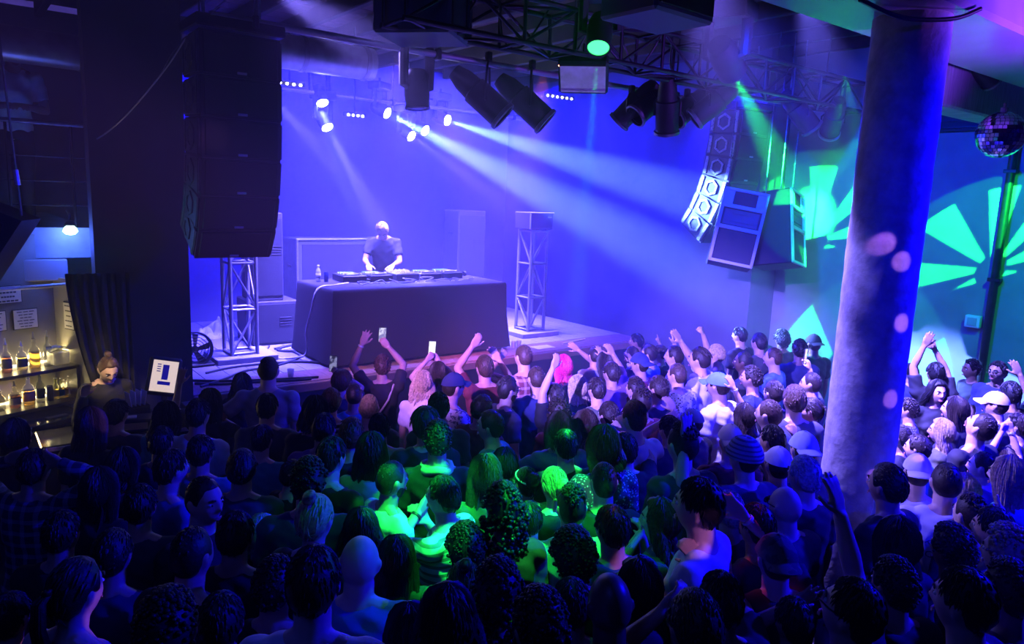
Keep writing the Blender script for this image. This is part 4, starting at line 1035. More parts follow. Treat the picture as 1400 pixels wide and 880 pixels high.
def tufts(mb, rng, n, L, r, t, lift=.4, fmin=.05, comb='back'):
    for _ in range(n):
        az = rng.uniform(0, 2 * pi); f = rng.uniform(fmin, 1) ** .8
        p = scalp(az, f, t * .6); nn = nrm(p)
        if comb == 'back': d = v3(0, -1, -.35)
        elif comb == 'up': d = v3(rng.uniform(-.3, .3), .25, 1)
        elif comb == 'side': d = v3(1, .25, -.2)
        else: d = v3(sin(az) * .3, cos(az) * .3, -1)
        d = d + v3(*[rng.uniform(-.35, .35) for _ in range(3)]); d = nrm(d - nn * d.dot(nn)) * (1 - lift) + nn * lift
        q1 = p + d * L * .45; q2 = p + d * L * .75 - nn * L * .05 + v3(0, 0, -.15 * L); q3 = p + d * L - nn * L * .2 + v3(0, 0, -.3 * L)
        mb.tube([p - nn * .006, q1, q2, q3], [r, r * .95, r * .7, r * .15], 4, cap=False)
def curls(mb, rng, n, t, r0, r1, fmin=.03):
    for _ in range(n):
        az = rng.uniform(0, 2 * pi); f = rng.uniform(fmin, 1) ** .75; p = scalp(az, f, t * rng.uniform(.75, 1.05)); r = rng.uniform(r0, r1)
        mb.ell(p, (r, r * rng.uniform(.8, 1.1), r * rng.uniform(.8, 1.1)), 6, 5)
def long_strands(mb, rng, n, L, wave=.006, r=.012, spread=0.0, azmin=62):
    for i in range(n):
        az = R(azmin) + (2 * pi - 2 * R(azmin)) * (i + rng.uniform(0, 1)) / n
        f0 = rng.uniform(.35, .98); pts = []
        for q in range(4): pts.append(scalp(az, f0 * (1 - q / 3.2) + .02, .016 + .006 * rng.random()))
        b = pts[-1]; ex, ey = sin(az), cos(az); l = L * rng.uniform(.88, 1.04); ph = rng.uniform(0, 6)
        z0 = b[2]
        bx, by = b[0] * 1.05, b[1]
        for q in range(1, 7):
            u = q / 6; z = z0 + (-l - z0) * u if z0 > -l else z0 - .01 * u
            k = min(1, u * 1.6)
            back = -.075 - .05 * u
            x = bx * (1 + (.18 + spread) * k) + wave * sin(ph + u * 9); y = by + (min(by, back) - by) * k * (1.0 if abs(ex) < .8 else .55) + wave * cos(ph + u * 8)
            pts.append(v3(x, y, z))
        mb.tube([Vector(p) for p in pts], [r * .7] + [r] * (len(pts) - 4) + [r * .9, r * .65, r * .2], 4, cap=False)
HAIR = {}
def hair_mesh(kind, seed=0):
    k = (kind, seed)
    if k in HAIR: return HAIR[k]
    rng = random.Random(hash(kind) % 1000 * 0 + sum(map(ord, kind)) + seed * 17); mb = MB()
    if kind == 'fade':
        shell(mb, .007, .2, 14, seed, tf=lambda a, f: .5 + .5 * min(1, f * 1.6)); tufts(mb, rng, 170, .022, .0045, .006, .35, .45, 'back')
    elif kind == 'short':
        shell(mb, .010, .3, 12, seed); tufts(mb, rng, 300, .030, .0048, .010, .10, .1, 'down')
    elif kind == 'messy':
        shell(mb, .014, .35, 12, seed); tufts(mb, rng, 300, .036, .0052, .014, .3, .1, 'back')
    elif kind == 'quiff':
        shell(mb, .014, .25, 12, seed, tf=lambda a, f: .5 + (1.4 if cos(a) > 0 else .9) * f); tufts(mb, rng, 200, .055, .0065, .016, .3, .5, 'back'); tufts(mb, rng, 120, .02, .005, .008, .2, .08, 'down')
    elif kind == 'djcut':
        shell(mb, .026, .3, 12, seed, tf=lambda a, f: .45 + (1.1 if cos(a) > 0 else .8) * f); tufts(mb, rng, 260, .05, .0065, .03, .35, .35, 'side'); tufts(mb, rng, 140, .026, .005, .012, .2, .05, 'down')
    elif kind == 'side':
        shell(mb, .012, .25, 10, seed); tufts(mb, rng, 260, .05, .0052, .012, .15, .35, 'side'); tufts(mb, rng, 120, .024, .005, .012, .15, .05, 'down')
    elif kind == 'curly':
        shell(mb, .014, .3, 14, seed); curls(mb, rng, 460, .020, .005, .010, .08)
    elif kind == 'curlytop':
        shell(mb, .010, .3, 14, seed, tf=lambda a, f: .5 + 1.2 * f); curls(mb, rng, 300, .024, .005, .010, .42)
    elif kind == 'afro':
        shell(mb, .036, .25, 12, seed); curls(mb, rng, 700, .040, .006, .011, .02)
    elif kind == 'bob':
        shell(mb, .018, .2, 10, seed); long_strands(mb, rng, 90, .13, .003, .012)
    elif kind == 'bowl':
        shell(mb, .026, .15, 10, seed, tf=lambda a, f: 1 + .2 * (1 - f)); tufts(mb, rng, 190, .07, .0065, .024, .05, .25, 'down')
    elif kind == 'long':
        shell(mb, .017, .2, 10, seed); long_strands(mb, rng, 130, .33, .006, .011)
    elif kind == 'wavy':
        shell(mb, .022, .3, 10, seed); long_strands(mb, rng, 130, .26, .013, .012, .12)
    elif kind == 'curlylong':
        shell(mb, .02, .3, 10, seed); curls(mb, rng, 420, .028, .006, .012, .02)
        for _ in range(300):
            az = rng.uniform(R(70), R(290)); z = rng.uniform(-.22, .0); rr = .10 + rng.uniform(-.01, .025)
            mb.ell((sin(az) * rr, cos(az) * rr * .8 - .03, z), rng.uniform(.009, .014), 6, 5)
    elif kind in ('bun', 'updo', 'ponytail', 'topbun'):
        shell(mb, .011, .15, 16, seed); tufts(mb, rng, 170, .06, .005, .011, .03, .1, 'back')
        if kind == 'bun': c, rr = (0, -.112, .045), .042
        elif kind == 'updo': c, rr = (0, -.095, .06), .055
        elif kind == 'topbun': c, rr = (0, -.055, .135), .035
        else: c, rr = (0, -.115, .05), .02
        for q in range(3):
            tl_ = rng.uniform(0, 3); mb.tube([(c[0] + rr * .55 * cos(a), c[1] + rr * .5 * sin(a) * (.5 + .2 * q), c[2] + rr * .55 * sin(a + tl_)) for a in np.linspace(0, 2 * pi, 11)[:-1]], rr * .45, 6, closed=True)
        mb.ell(c, rr * .8, 10, 8)
        if kind == 'ponytail':
            for _ in range(26):
                a, b_ = rng.uniform(-.02, .02), rng.uniform(-.012, .012)
                mb.tube([(a * .4, -.105, .05), (a, -.145 + b_, .03), (a * 1.3, -.155 + b_, -.06), (a * 1.5 + b_, -.135 + b_, -.17), (a, -.125, -.22)], [.007, .009, .009, .007, .002], 4, cap=False)
    elif kind in ('cap', 'capback'):
        vs = []; fs = []; n, m = 36, 8
        for i in range(m + 1):
            for k in range(n):
                az = 2 * pi * k / n; e = R(14) + (pi / 2 - R(14)) * i / m * .99; p = head_pts([sph(az, e)])[0]; vs.append(tuple(p * (1 + (.018 + .002 * (k % 6 == 0)) / np.linalg.norm(p))))
        for i in range(m):
            for k in range(n): l = (k + 1) % n; fs.append((i * n + k, i * n + l, (i + 1) * n + l, (i + 1) * n + k))
        fs.append(tuple(m * n + k for k in range(n))); mb.add(vs, fs)
        sg = 1 if kind == 'cap' else -1; vs = []; fs = []
        for i in range(5):
            for k in range(13):
                a = R(-62) + R(124) * k / 12; u = i / 4
                x = sin(a) * (.086 + .0 * u); y = sg * (cos(a) * .105 + u * .075 * cos(a) ** .6)
                for dz in (0,): vs.append((x, y, .030 + .02 * cos(a) - .018 * u - .02 * (1 - cos(a))))
        for i in range(4):
            for k in range(12): fs.append((i * 13 + k, i * 13 + k + 1, (i + 1) * 13 + k + 1, (i + 1) * 13 + k))
        o = len(vs); vs2 = [(x, y, z - .006) for x, y, z in vs]; fs2 = [tuple(q + o for q in f[::-1]) for f in fs]
        mb.add(vs + vs2, fs + fs2); mb.ell((0, 0, .137), (.008, .008, .005), 8, 5)
    elif kind == 'beanie':
        vs = []; fs = []; n, m = 48, 12
        for i in range(m + 1):
            for k in range(n):
                az = 2 * pi * k / n; e0 = R(4); e = e0 + (pi / 2 - e0) * i / m * .99; p = head_pts([sph(az, e)])[0]
                t = .016 + .012 * sin(pi * i / m) + .003 * (k % 2) + (.008 if i < 3 else 0); vs.append(tuple(p * (1 + t / np.linalg.norm(p))))
        for i in range(m):
            for k in range(n): l = (k + 1) % n; fs.append((i * n + k, i * n + l, (i + 1) * n + l, (i + 1) * n + k))
        fs.append(tuple(m * n + k for k in range(n))); mb.add(vs, fs)
    me = mb.mesh('hair_' + kind, 70); HAIR[k] = me
    return me

# ---- skeleton and body -------------------------------------------------
HEADC = v3(0, .028, 1.635); NECKP = v3(0, .0, 1.52)
ARMS = {  # upper arm and forearm directions for the right arm (x outwards, y forwards, z up), hand pose
 'd': ((.16, .0, -1), (.06, .22, -1), 'relax'), 'b': ((.18, .05, -1), (-.35, .9, .12), 'grip'), 'k': ((.2, .25, -.9), (-.75, .55, .2), 'relax'),
 'u': ((.28, .2, 1), (-.02, .1, 1), 'open'), 'v': ((.75, .35, .35), (-.15, .15, 1), 'open'), 'o': ((1, .15, -.28), (1, .3, -.3), 'open'),
 'h': ((.85, .2, .75), (-.9, -.05, .35), 'relax'), 'm': ((.25, .45, -.75), (-.42, .35, .85), 'relax'), 'p': ((.35, .75, .25), (-.12, .4, .9), 'grip'),
 'P': ((.5, .5, .1), (.0, .15, 1), 'point'), 'f': ((.25, .75, .6), (-.05, .6, .75), 'open'), 'c': ((.35, .35, -.75), (-.18, .22, 1), 'relax'),
 'j': ((.22, .45, -.9), (-.3, .95, -.15), 'relax'), 'r': ((.25, .5, -.85), (-.75, .6, .05), 'relax'), 'F': ((.55, .45, .1), (-.1, .2, 1), 'fist'), 'a': ((.12, .65, .75), (-.5, -.2, .85), 'relax')}
def hand_pieces(mb, w, h, n, pose, side, sc=1.0):
    """w wrist, h finger direction, n palm normal, side +1 when the thumb lies along +s"""
    h = nrm(h); n = nrm(n - h * n.dot(h)); s = nrm(np.cross(h, n)) * side
    curl = {'open': (.10, .12, .1), 'relax': (.5, .6, .4), 'grip': (.75, .9, .5), 'fist': (1.45, 1.55, 1.0), 'point': (1.4, 1.5, 1.0), 'splay': (.05, .06, .05)}[pose]
    sp = {'open': .16, 'splay': .26, 'relax': .05, 'grip': .06, 'fist': 0, 'point': .02}[pose]
    offs = (.031, .0105, -.0105, -.030); Ls = (.070, .078, .073, .057); bz = (.088, .092, .088, .080)
    for i in range(4):
        b = w + h * bz[i] * sc + s * offs[i] * sc
        mb.tube([w + s * offs[i] * .55 * sc + h * .002, w + h * .045 * sc + s * offs[i] * .9 * sc, b], [.0145 * sc, .0155 * sc, .0115 * sc], 8)
        c = curl
        if pose == 'point' and i == 0: c = (.05, .05, .05)
        ang = 0; d0 = nrm(h + s * (1.5 - i) * sp * .75); p = b; pts = [b - d0 * .006]; L = Ls[i] * sc
        for j, fr in enumerate((.44, .31, .25)):
            ang += c[j]; d = d0 * cos(ang) + n * sin(ang); p = p + d * L * fr; pts.append(p)
        mb.tube([Vector(q) for q in pts], [.0105 * sc, .0098 * sc, .0090 * sc, .0072 * sc], 8)
    tb = w + h * .022 * sc + s * .028 * sc
    if pose in ('fist', 'grip'): d1 = nrm(h * .75 + s * .35 + n * .6); d2 = nrm(h * .6 - s * .45 + n * .65)
    else: d1 = nrm(h * .65 + s * .75 + n * .2); d2 = nrm(h * .85 + s * .4 + n * .25)
    p1 = tb + d1 * .042 * sc; p2 = p1 + d2 * .030 * sc; p3 = p2 + d2 * .026 * sc
    mb.tube([Vector(q) for q in (w + s * .012 * sc, tb, p1, p2, p3)], [.013 * sc, .0145 * sc, .0115 * sc, .0105 * sc, .008 * sc], 8)
def loft(mb, rings, n=20, M=None):
    vs = []; fs = []
    for (z, rx, ry, cx, cy) in rings:
        for k in range(n):
            a = 2 * pi * k / n; c, s_ = cos(a), sin(a)
            e = .85
            vs.append((cx + rx * math.copysign(abs(c) ** e, c), cy + ry * math.copysign(abs(s_) ** e, s_), z))
    for i in range(len(rings) - 1):
        for k in range(n): l = (k + 1) % n; fs.append((i * n + k, i * n + l, (i + 1) * n + l, (i + 1) * n + k))
    fs.append(tuple(range(n))[::-1]); fs.append(tuple((len(rings) - 1) * n + k for k in range(n)))
    return mb.add(vs, fs, M)
def remesh(mb, name, vox, smooth=2, tri=None):
    me = mb.mesh(name); me.materials.append(None)
    o = bpy.data.objects.new(name, me); COL.objects.link(o)
    m = o.modifiers.new('r', 'REMESH'); m.mode = 'VOXEL'; m.voxel_size = vox; m.adaptivity = 0.0; m.use_smooth_shade = True
    s = o.modifiers.new('s', 'SMOOTH'); s.factor = .5; s.iterations = smooth
    if tri: d = o.modifiers.new('d', 'DECIMATE'); d.ratio = tri
    dg = bpy.context.evaluated_depsgraph_get(); out = bpy.data.meshes.new_from_object(o.evaluated_get(dg))
    bpy.data.objects.remove(o); bpy.data.meshes.remove(me); out.name = name
    out.polygons.foreach_set('use_smooth', [True] * len(out.polygons))
    if not out.materials: out.materials.append(None)
    return out
def ik(S, T, l1, l2, hint):
    d = T - S; L = np.linalg.norm(d); u = d / max(L, 1e-6); L = min(L, (l1 + l2) * .985)
    a = (l1 * l1 - l2 * l2 + L * L) / (2 * L); hh = math.sqrt(max(l1 * l1 - a * a, 1e-6))
    p = hint - u * hint.dot(u); p = nrm(p)
    E = S + u * a + p * hh; return E, S + u * L
BODIES = {}
LEN_U, LEN_F = .285, .255
def body_meshes(right, left, lean=0, yaw=0, pitch=0, fem=0, sleeve=1, tr=None, tl=None, hr='open', hl='open', broad=1.0):
    """right, left: arm codes; tr, tl: optional wrist targets in the body frame. Returns meshes and joints."""
    key = (right, left, lean, yaw, pitch, fem, sleeve, None if tr is None else tuple(np.round(tr, 2)), None if tl is None else tuple(np.round(tl, 2)), hr, hl, broad)
    if key in BODIES: return BODIES[key]
    sw = (.9 if fem else 1.0) * broad
    LM_ = Matrix.Translation((0, 0, .93)) @ Matrix.Rotation(-R(lean), 4, 'X') @ Matrix.Translation((0, 0, -.93))
    L3 = np.array(LM_.to_3x3()); Lt = np.array(LM_.translation)
    def lm(p): return L3 @ np.asarray(p, float) + Lt
    HM = LM_ @ Matrix.Translation(NECKP) @ Matrix.Rotation(R(-yaw), 4, 'Z') @ Matrix.Rotation(R(pitch) + R(lean) * .5, 4, 'X') @ Matrix.Translation(-Vector(NECKP)) @ Matrix.Translation(HEADC)
    mb = MB()
    T = [(.84, .145, .105, 0, 0), (.92, .168, .118, 0, -.008), (1.0, .155 * (.93 if fem else 1), .105, 0, 0), (1.10, .138 * (.9 if fem else 1), .094, 0, .0), (1.22, .152 * sw, .104, 0, .004), (1.33, .166 * sw, .110, 0, .004), (1.40, .160 * sw, .094, 0, -.002), (1.445, .112 * sw, .070, 0, -.006), (1.48, .064, .058, 0, -.004)]
    loft(mb, T, 24, LM_)
    if fem:
        for s in (-1, 1): mb.ell((s * .072, .085, 1.27), (.062, .055, .06), 12, 8, LM_)
    nk = lm((0, -.006, 1.44)); hc = np.array(HM.translation); up = np.array(HM.to_3x3() @ Vector((0, -.012, -.075))) + hc
    nr = .052 if fem else .060
    mb.tube([Vector(nk), Vector((nk + up) / 2), Vector(up)], [nr * 1.12, nr, nr], 14)
    hb = MB(); head_grid(hb); ears(hb); mb.add(hb.v, hb.f, HM)
    J = {'head': HM, 'lean': LM_}
    sleeves = []
    for side, code, tg, hp_ in ((1, right, tr, hr), (-1, left, tl, hl)):
        S = lm((side * .178 * sw, -.004, 1.405))
        ua, fa, hpz = ARMS[code]
        if tg is None:
            u = nrm(L3 @ v3(ua[0] * side, ua[1], ua[2])) if code in 'or' else nrm(v3(ua[0] * side, ua[1], ua[2])); f = nrm(v3(fa[0] * side, fa[1], fa[2]))
            E = S + u * LEN_U; Wp = E + f * LEN_F
        else:
            hpz = hp_; E, Wp = ik(S, np.asarray(tg, float), LEN_U, LEN_F, v3(side * .8, .15, -.55)); u = nrm(E - S); f = nrm(Wp - E)
        if u[2] > .3: S2 = S + v3(-side * .015, 0, .025)
        else: S2 = S
        mb.ell(S2, (.058, .056, .060), 12, 9)
        mb.tube([Vector(lm((side * .035, -.012, 1.475))), Vector(S2 + v3(-side * .03, -.004, .012))], [.042, .045], 10)
        a = .92 if fem else 1.0
        mb.tube([Vector(q) for q in (S2, S2 * .6 + E * .4, E)], [.052 * a, .049 * a, .038 * a], 12); mb.ell(E, .038 * a, 10, 8)
        mb.tube([Vector(q) for q in (E, E * .68 + Wp * .32, E * .2 + Wp * .8, Wp)], [.037 * a, .040 * a, .029 * a, .026 * a], 12)
        # the palm faces forwards when raised, inwards when hanging
        nn = v3(0, 1, 0) if f[2] > .35 else (v3(-side, .2, 0) if f[2] < -.4 else v3(-side * .5, 0, -1))
        hd = f
        if code in 'j': hd = nrm(f + v3(0, .2, -.35)); nn = v3(0, -.2, -1)
        # thumb side: for a raised hand with the palm forwards the thumb points to the body's middle
        sgn = np.sign(np.dot(np.cross(nrm(hd), nrm(nn - hd * nn.dot(hd))), v3(-side, 0, 0) if f[2] > .35 else (v3(0, 1, 0) if f[2] < -.4 else v3(-side, 0, .6)))) or 1
        hand_pieces(mb, Wp, hd, nn, hpz, sgn, 1.0 if not fem else .93)
        J['hand%+d' % side] = (Wp, nrm(hd), nrm(nn - hd * nn.dot(hd)), sgn); J['wrist%+d' % side] = (E, Wp)
        sleeves.append((side, S2, E, Wp, u, f))
    for s in (-1, 1):
        mb.tube([(s * .088, 0, .90), (s * .094, .012, .70), (s * .098, .012, .48), (s * .1, -.008, .33), (s * .104, -.016, .08)], [.088, .078, .054, .052, .036], 12)
        mb.tube([(s * .104, -.045, .04), (s * .108, .05, .036), (s * .114, .165, .026)], [.036, .038, .026], 10)
    body = remesh(mb, 'body', .0085, 2, .42)
    # shirt
    sb = MB(); q = .016
    St = [(.84, .184, .140, 0, 0), (.93, .188, .143, 0, -.006), (1.0, .172 * (.94 if fem else 1), .122, 0, 0), (1.10, .155 * (.9 if fem else 1), .112, 0, 0), (1.22, (.152 * sw + q), .104 + q, 0, .004), (1.33, .166 * sw + q, .110 + q, 0, .004), (1.40, .160 * sw + q, .094 + q, 0, -.002), (1.45, .112 * sw + q, .070 + q, 0, -.006), (1.472, .070 + q * .4, .062 + q * .5, 0, -.006)]
    if sleeve == 0: St = St[:7] + [(1.425, .13 * sw, .085, 0, -.004)]
    loft(sb, St, 28, LM_)
    if fem:
        for s in (-1, 1): sb.ell((s * .072, .088, 1.265), (.074, .066, .068), 12, 8, LM_)
    if sleeve == 0:
        for s in (-1, 1): sb.tube([Vector(lm((s * .105, .05, 1.38))), Vector(lm((s * .115, -.01, 1.462))), Vector(lm((s * .105, -.075, 1.38)))], [.03, .026, .03], 8)
    else:
        for side, S2, E, Wp, u, f in sleeves:
            sb.ell(S2, (.073, .071, .074), 12, 9)
            sb.tube([Vector(lm((side * .04, -.012, 1.462))), Vector(S2 + v3(-side * .03, -.004, .010))], [.046, .056], 10)
            if sleeve == 1: e = S2 + (E - S2) * .68; sb.tube([Vector(S2), Vector(S2 * .5 + e * .5), Vector(e)], [.066, .066, .064], 14)
            else:
                sb.tube([Vector(S2), Vector(S2 * .5 + E * .5), Vector(E)], [.066, .062, .054], 14); sb.ell(E, .053, 10, 8)
                sb.tube([Vector(E), Vector(E * .5 + Wp * .5), Vector(Wp)], [.052, .050, .038], 14)
    shirt = remesh(sb, 'shirt', .0135, 2)
    n = len(shirt.vertices); co = np.empty(n * 3); shirt.vertices.foreach_get('co', co); co = co.reshape(-1, 3)
    nv = np.empty(n * 3); shirt.vertices.foreach_get('normal', nv); nv = nv.reshape(-1, 3)
    ph = np.random.uniform(0, 6, 6)
    w = .0032 * np.sin(co[:, 2] * 38 + co[:, 0] * 22 + ph[0] + 2 * np.sin(co[:, 0] * 9 + ph[1])) + .0028 * np.sin(co[:, 0] * 46 - co[:, 2] * 19 + ph[2] + 2 * np.sin(co[:, 2] * 11 + ph[3])) + .0018 * np.sin(co[:, 2] * 80 + co[:, 0] * 50 + ph[4])
    co += nv * (w * np.clip(1.15 - co[:, 2] * .0, 0, 1))[:, None]; shirt.vertices.foreach_set('co', co.ravel()); shirt.update()
    out = {'body': body, 'shirt': shirt, 'J': J}
    BODIES[key] = out
    return out
_tb = MB()
loft(_tb, [(.80, .15, .115, 0, 0), (.86, .17, .126, 0, 0), (.95, .168, .124, 0, -.006), (.99, .16, .114, 0, 0)], 24)
for s in (-1, 1): _tb.tube([(s * .088, 0, .88), (s * .096, .012, .70), (s * .1, .012, .48), (s * .102, -.008, .3), (s * .106, -.016, .075)], [.1, .092, .07, .062, .056], 14)
TROUSERS = remesh(_tb, 'trousers', .016, 2)
_sb = MB()
for s in (-1, 1):
    _sb.tube([(s * .104, -.062, .05), (s * .106, -.02, .052), (s * .109, .07, .045), (s * .116, .185, .034)], [.04, .046, .045, .034], 12); _sb.box((s * .11, .055, .012), (.088, .27, .024), b=.008)
SHOES = _sb.mesh('shoes', 50); SHOES.materials.append(None)
def eye_mesh():
    mb = MB(); mb.ell((0, 0, 0), (.0125, .0110, .0075), 12, 8); mb.lathe([(.0056, .0090), (.0056, .0108), (0, .0114)], 10, Matrix.Rotation(-pi / 2, 4, 'X'), mi=1)
    me = mb.mesh('eye', 60); me.materials.append(mat('eye_white', (.75, .73, .7), .2)); me.materials.append(mat('iris', (.05, .03, .02), .15)); return me
EYE = eye_mesh()
def brow_mesh(s):
    mb = MB(); mb.tube([(s * .016, .097, .030), (s * .032, .093, .036), (s * .048, .081, .031)], [.0045, .005, .003], 6)
    me = mb.mesh('eyebrow', 60); me.materials.append(None); return me
BROW = {-1: brow_mesh(-1), 1: brow_mesh(1)}
def lips_mesh():
    mb = MB()
    for z, r in ((-.0585, .0040), (-.0675, .0048)): mb.tube([(x, .0985 - 22 * x * x, z + (0.0 if abs(x) < .02 else (-.002 if z > -.06 else .003))) for x in (-.023, -.014, -.005, .005, .014, .023)], [r * .35, r * .9, r, r, r * .9, r * .35], 6)
    me = mb.mesh('lips', 60); me.materials.append(None); return me
LIPS = lips_mesh()
LIPM = {'l': mat('lip_light', (.5, .2, .18), .4), 't': mat('lip_tan', (.4, .16, .14), .4), 'b': mat('lip_brown', (.22, .09, .08), .4), 'k': mat('lip_dark', (.13, .05, .05), .4)}
def beard_mesh():
    mb = MB(); vs = []; fs = []; n, m = 26, 9
    for i in range(m + 1):
        for k in range(n + 1):
            az = R(-92) + R(184) * k / n; top = R(-8) - R(24) * cos(az) ** 2; e = top + (R(-88) - top) * i / m; p = head_pts([sph(az, e)])[0]
            edge = min(1, i / 1.5, (m - i) / 1.0 + .3, k / 2, (n - k) / 2); vs.append(tuple(p * (1 + (-.003 + .012 * edge + .002 * mnoise.noise(Vector(p) * 90)) / np.linalg.norm(p))))
    for i in range(m):
        for k in range(n): fs.append((i * (n + 1) + k, i * (n + 1) + k + 1, (i + 1) * (n + 1) + k + 1, (i + 1) * (n + 1) + k))
    me = mb.add(vs, fs).mesh('beard', 60); me.materials.append(None); return me
BEARD = beard_mesh()
def glasses_mesh():
    mb = MB()
    for s in (-1, 1):
        mb.tube([(s * .032 + .022 * cos(a), .106, .010 + .017 * sin(a)) for a in np.linspace(0, 2 * pi, 17)[:-1]], .0025, 6, closed=True)
        mb.tube([(s * .054, .104, .014), (s * .08, .05, .016), (s * .082, -.01, .014)], .0025, 6)
    mb.tube([(-.010, .108, .012), (.010, .108, .012)], .0025, 6)
    me = mb.mesh('glasses', 60); me.materials.append(mat('glasses_frame', (.03, .03, .03), .25)); return me
GLASSES = glasses_mesh()
def shades_mesh():
    mb = MB()
    for s in (-1, 1): mb.ell((s * .032, .106, .010), (.025, .006, .019), 12, 8); mb.tube([(s * .054, .104, .014), (s * .08, .05, .016), (s * .082, -.01, .014)], .003, 6)
    mb.tube([(-.012, .11, .014), (.012, .11, .014)], .003, 6)
    me = mb.mesh('glasses', 60); me.materials.append(mat('shades_lens', (.015, .015, .02), .08)); return me
SHADES = shades_mesh()
# ---- cloth, skin and hair materials
SKIN = {'l': mat('skin_light', (.66, .44, .34), .5, noise=.12, scale=9, bump=.05), 't': mat('skin_tan', (.5, .31, .22), .5, noise=.12, scale=9, bump=.05), 'b': mat('skin_brown', (.27, .15, .1), .45, noise=.12, scale=9, bump=.05), 'k': mat('skin_dark', (.12, .065, .045), .42, noise=.12, scale=9, bump=.05)}
def hm(n, c): return mat('hair_' + n, c, .5, noise=.5, scale=60, bump=.3, spec=.35)
HC = {'k': hm('black', (.012, .010, .010)), 'd': hm('dark_brown', (.035, .022, .016)), 'n': hm('brown', (.09, .05, .03)), 'y': hm('blond', (.55, .42, .22)), 'p': hm('pink', (.75, .02, .16)), 'g': hm('grey', (.5, .5, .5)), 'r': hm('auburn', (.16, .05, .025))}
def patmat(name, kind, c1, c2, s=1.0):
    if name in MATS: return MATS[name]
    m = bpy.data.materials.new(name); m.use_nodes = True; n = m.node_tree; b = n.nodes['Principled BSDF']; b.inputs['Roughness'].default_value = .85
    tc = n.nodes.new('ShaderNodeTexCoord'); mx = n.nodes.new('ShaderNodeMix'); mx.data_type = 'RGBA'; mx.inputs[6].default_value = (*c1, 1); mx.inputs[7].default_value = (*c2, 1)
    def mth(op, a, bb=None):
        q = n.nodes.new('ShaderNodeMath'); q.operation = op
        for k, v in enumerate((a, bb)):
            if v is None: continue
            if isinstance(v, (int, float)): q.inputs[k].default_value = v
            else: n.links.new(v, q.inputs[k])
        return q.outputs[0]
    sp = n.nodes.new('ShaderNodeSeparateXYZ'); n.links.new(tc.outputs['Object'], sp.inputs[0])
    if kind == 'stripe': f = mth('LESS_THAN', mth('FRACT', mth('MULTIPLY', sp.outputs[2], 26 * s)), .4)
    elif kind == 'plaid':
        f1 = mth('LESS_THAN', mth('FRACT', mth('MULTIPLY', sp.outputs[2], 14 * s)), .35); f2 = mth('LESS_THAN', mth('FRACT', mth('MULTIPLY', sp.outputs[0], 14 * s)), .35); f = mth('MULTIPLY', mth('ADD', f1, f2), .5)
    elif kind == 'spot':
        vr = n.nodes.new('ShaderNodeTexVoronoi'); vr.inputs['Scale'].default_value = 42 * s; n.links.new(tc.outputs['Object'], vr.inputs[0]); f = mth('LESS_THAN', vr.outputs[0], .33)
    elif kind == 'blotch':
        nz = n.nodes.new('ShaderNodeTexNoise'); nz.inputs['Scale'].default_value = 30 * s; nz.inputs['Detail'].default_value = 3; n.links.new(tc.outputs['Object'], nz.inputs[0]); f = mth('GREATER_THAN', nz.outputs[0], .52)
    else:  # large coloured blocks
        f = mth('GREATER_THAN', sp.outputs[2], 1.25)
    n.links.new(f, mx.inputs[0]); n.links.new(mx.outputs[2], b.inputs['Base Color'])
    MATS[name] = m; return m
def cl(n, c): return mat('cloth_' + n, c, .85, noise=.15, scale=14, bump=.25, detail=6)
CLOTH = {'w': cl('white', (.8, .8, .8)), 'k': cl('black', (.018, .018, .02)), 'g': cl('grey', (.3, .3, .32)), 'n': cl('navy', (.03, .04, .12)), 'c': cl('charcoal', (.06, .06, .07)), 't': cl('teal', (.06, .3, .32)), 'o': cl('olive', (.12, .13, .07)),
  'm': cl('maroon', (.16, .03, .04)), 'b': cl('blue', (.1, .2, .5)), 'l': cl('pale_blue', (.5, .6, .8)), 'e': cl('beige', (.55, .48, .38)), 'v': cl('violet', (.2, .1, .3)), 'r': cl('red', (.4, .04, .05)), 'y': cl('mustard', (.5, .38, .08)),
  'P': patmat('plaid_red', 'plaid', (.18, .05, .05), (.6, .45, .4)), 'Q': patmat('plaid_blue', 'plaid', (.02, .025, .06), (.25, .25, .4)), 'S': patmat('stripes', 'stripe', (.03, .03, .04), (.6, .6, .6)), 'L': patmat('leopard', 'spot', (.6, .58, .55), (.06, .05, .06)), 'B': patmat('blotched', 'blotch', (.65, .65, .68), (.12, .12, .2)), 'D': patmat('dotted', 'spot', (.05, .04, .12), (.5, .5, .6), 1.4), 'C': patmat('camo', 'blotch', (.10, .11, .07), (.03, .035, .03), .5), 'H': patmat('beanie_knit', 'stripe', (.25, .26, .3), (.08, .08, .1), 1.6), 'W': patmat('white_stripes', 'stripe', (.75, .75, .75), (.2, .2, .22), .8)}
JEANS = [mat('denim', (.06, .08, .16), .8, noise=.3, scale=30), mat('black_trousers', (.02, .02, .022), .8), mat('khaki', (.2, .17, .12), .8)]
SHOE = [mat('black_shoe', (.02, .02, .02), .4), mat('white_shoe', (.6, .6, .6), .5)]
def child(name, me, m, parent, M=None):
    o = bpy.data.objects.new(name, me); COL.objects.link(o); o.parent = parent
    if M is not None: o.matrix_local = M
    if m is not None and len(o.material_slots): o.material_slots[0].link = 'OBJECT'; o.material_slots[0].material = m
    return o
def add_hair_mat(o, m):
    if not o.data.materials: o.data.materials.append(None)
    o.material_slots[0].link = 'OBJECT'; o.material_slots[0].material = m
WRISTBAND = MB().lathe([(.030, -.009), (.033, -.007), (.033, .007), (.030, .009)], 14, close=False).mesh('wristband', 40); WRISTBAND.materials.append(None)
PHONE_M = None
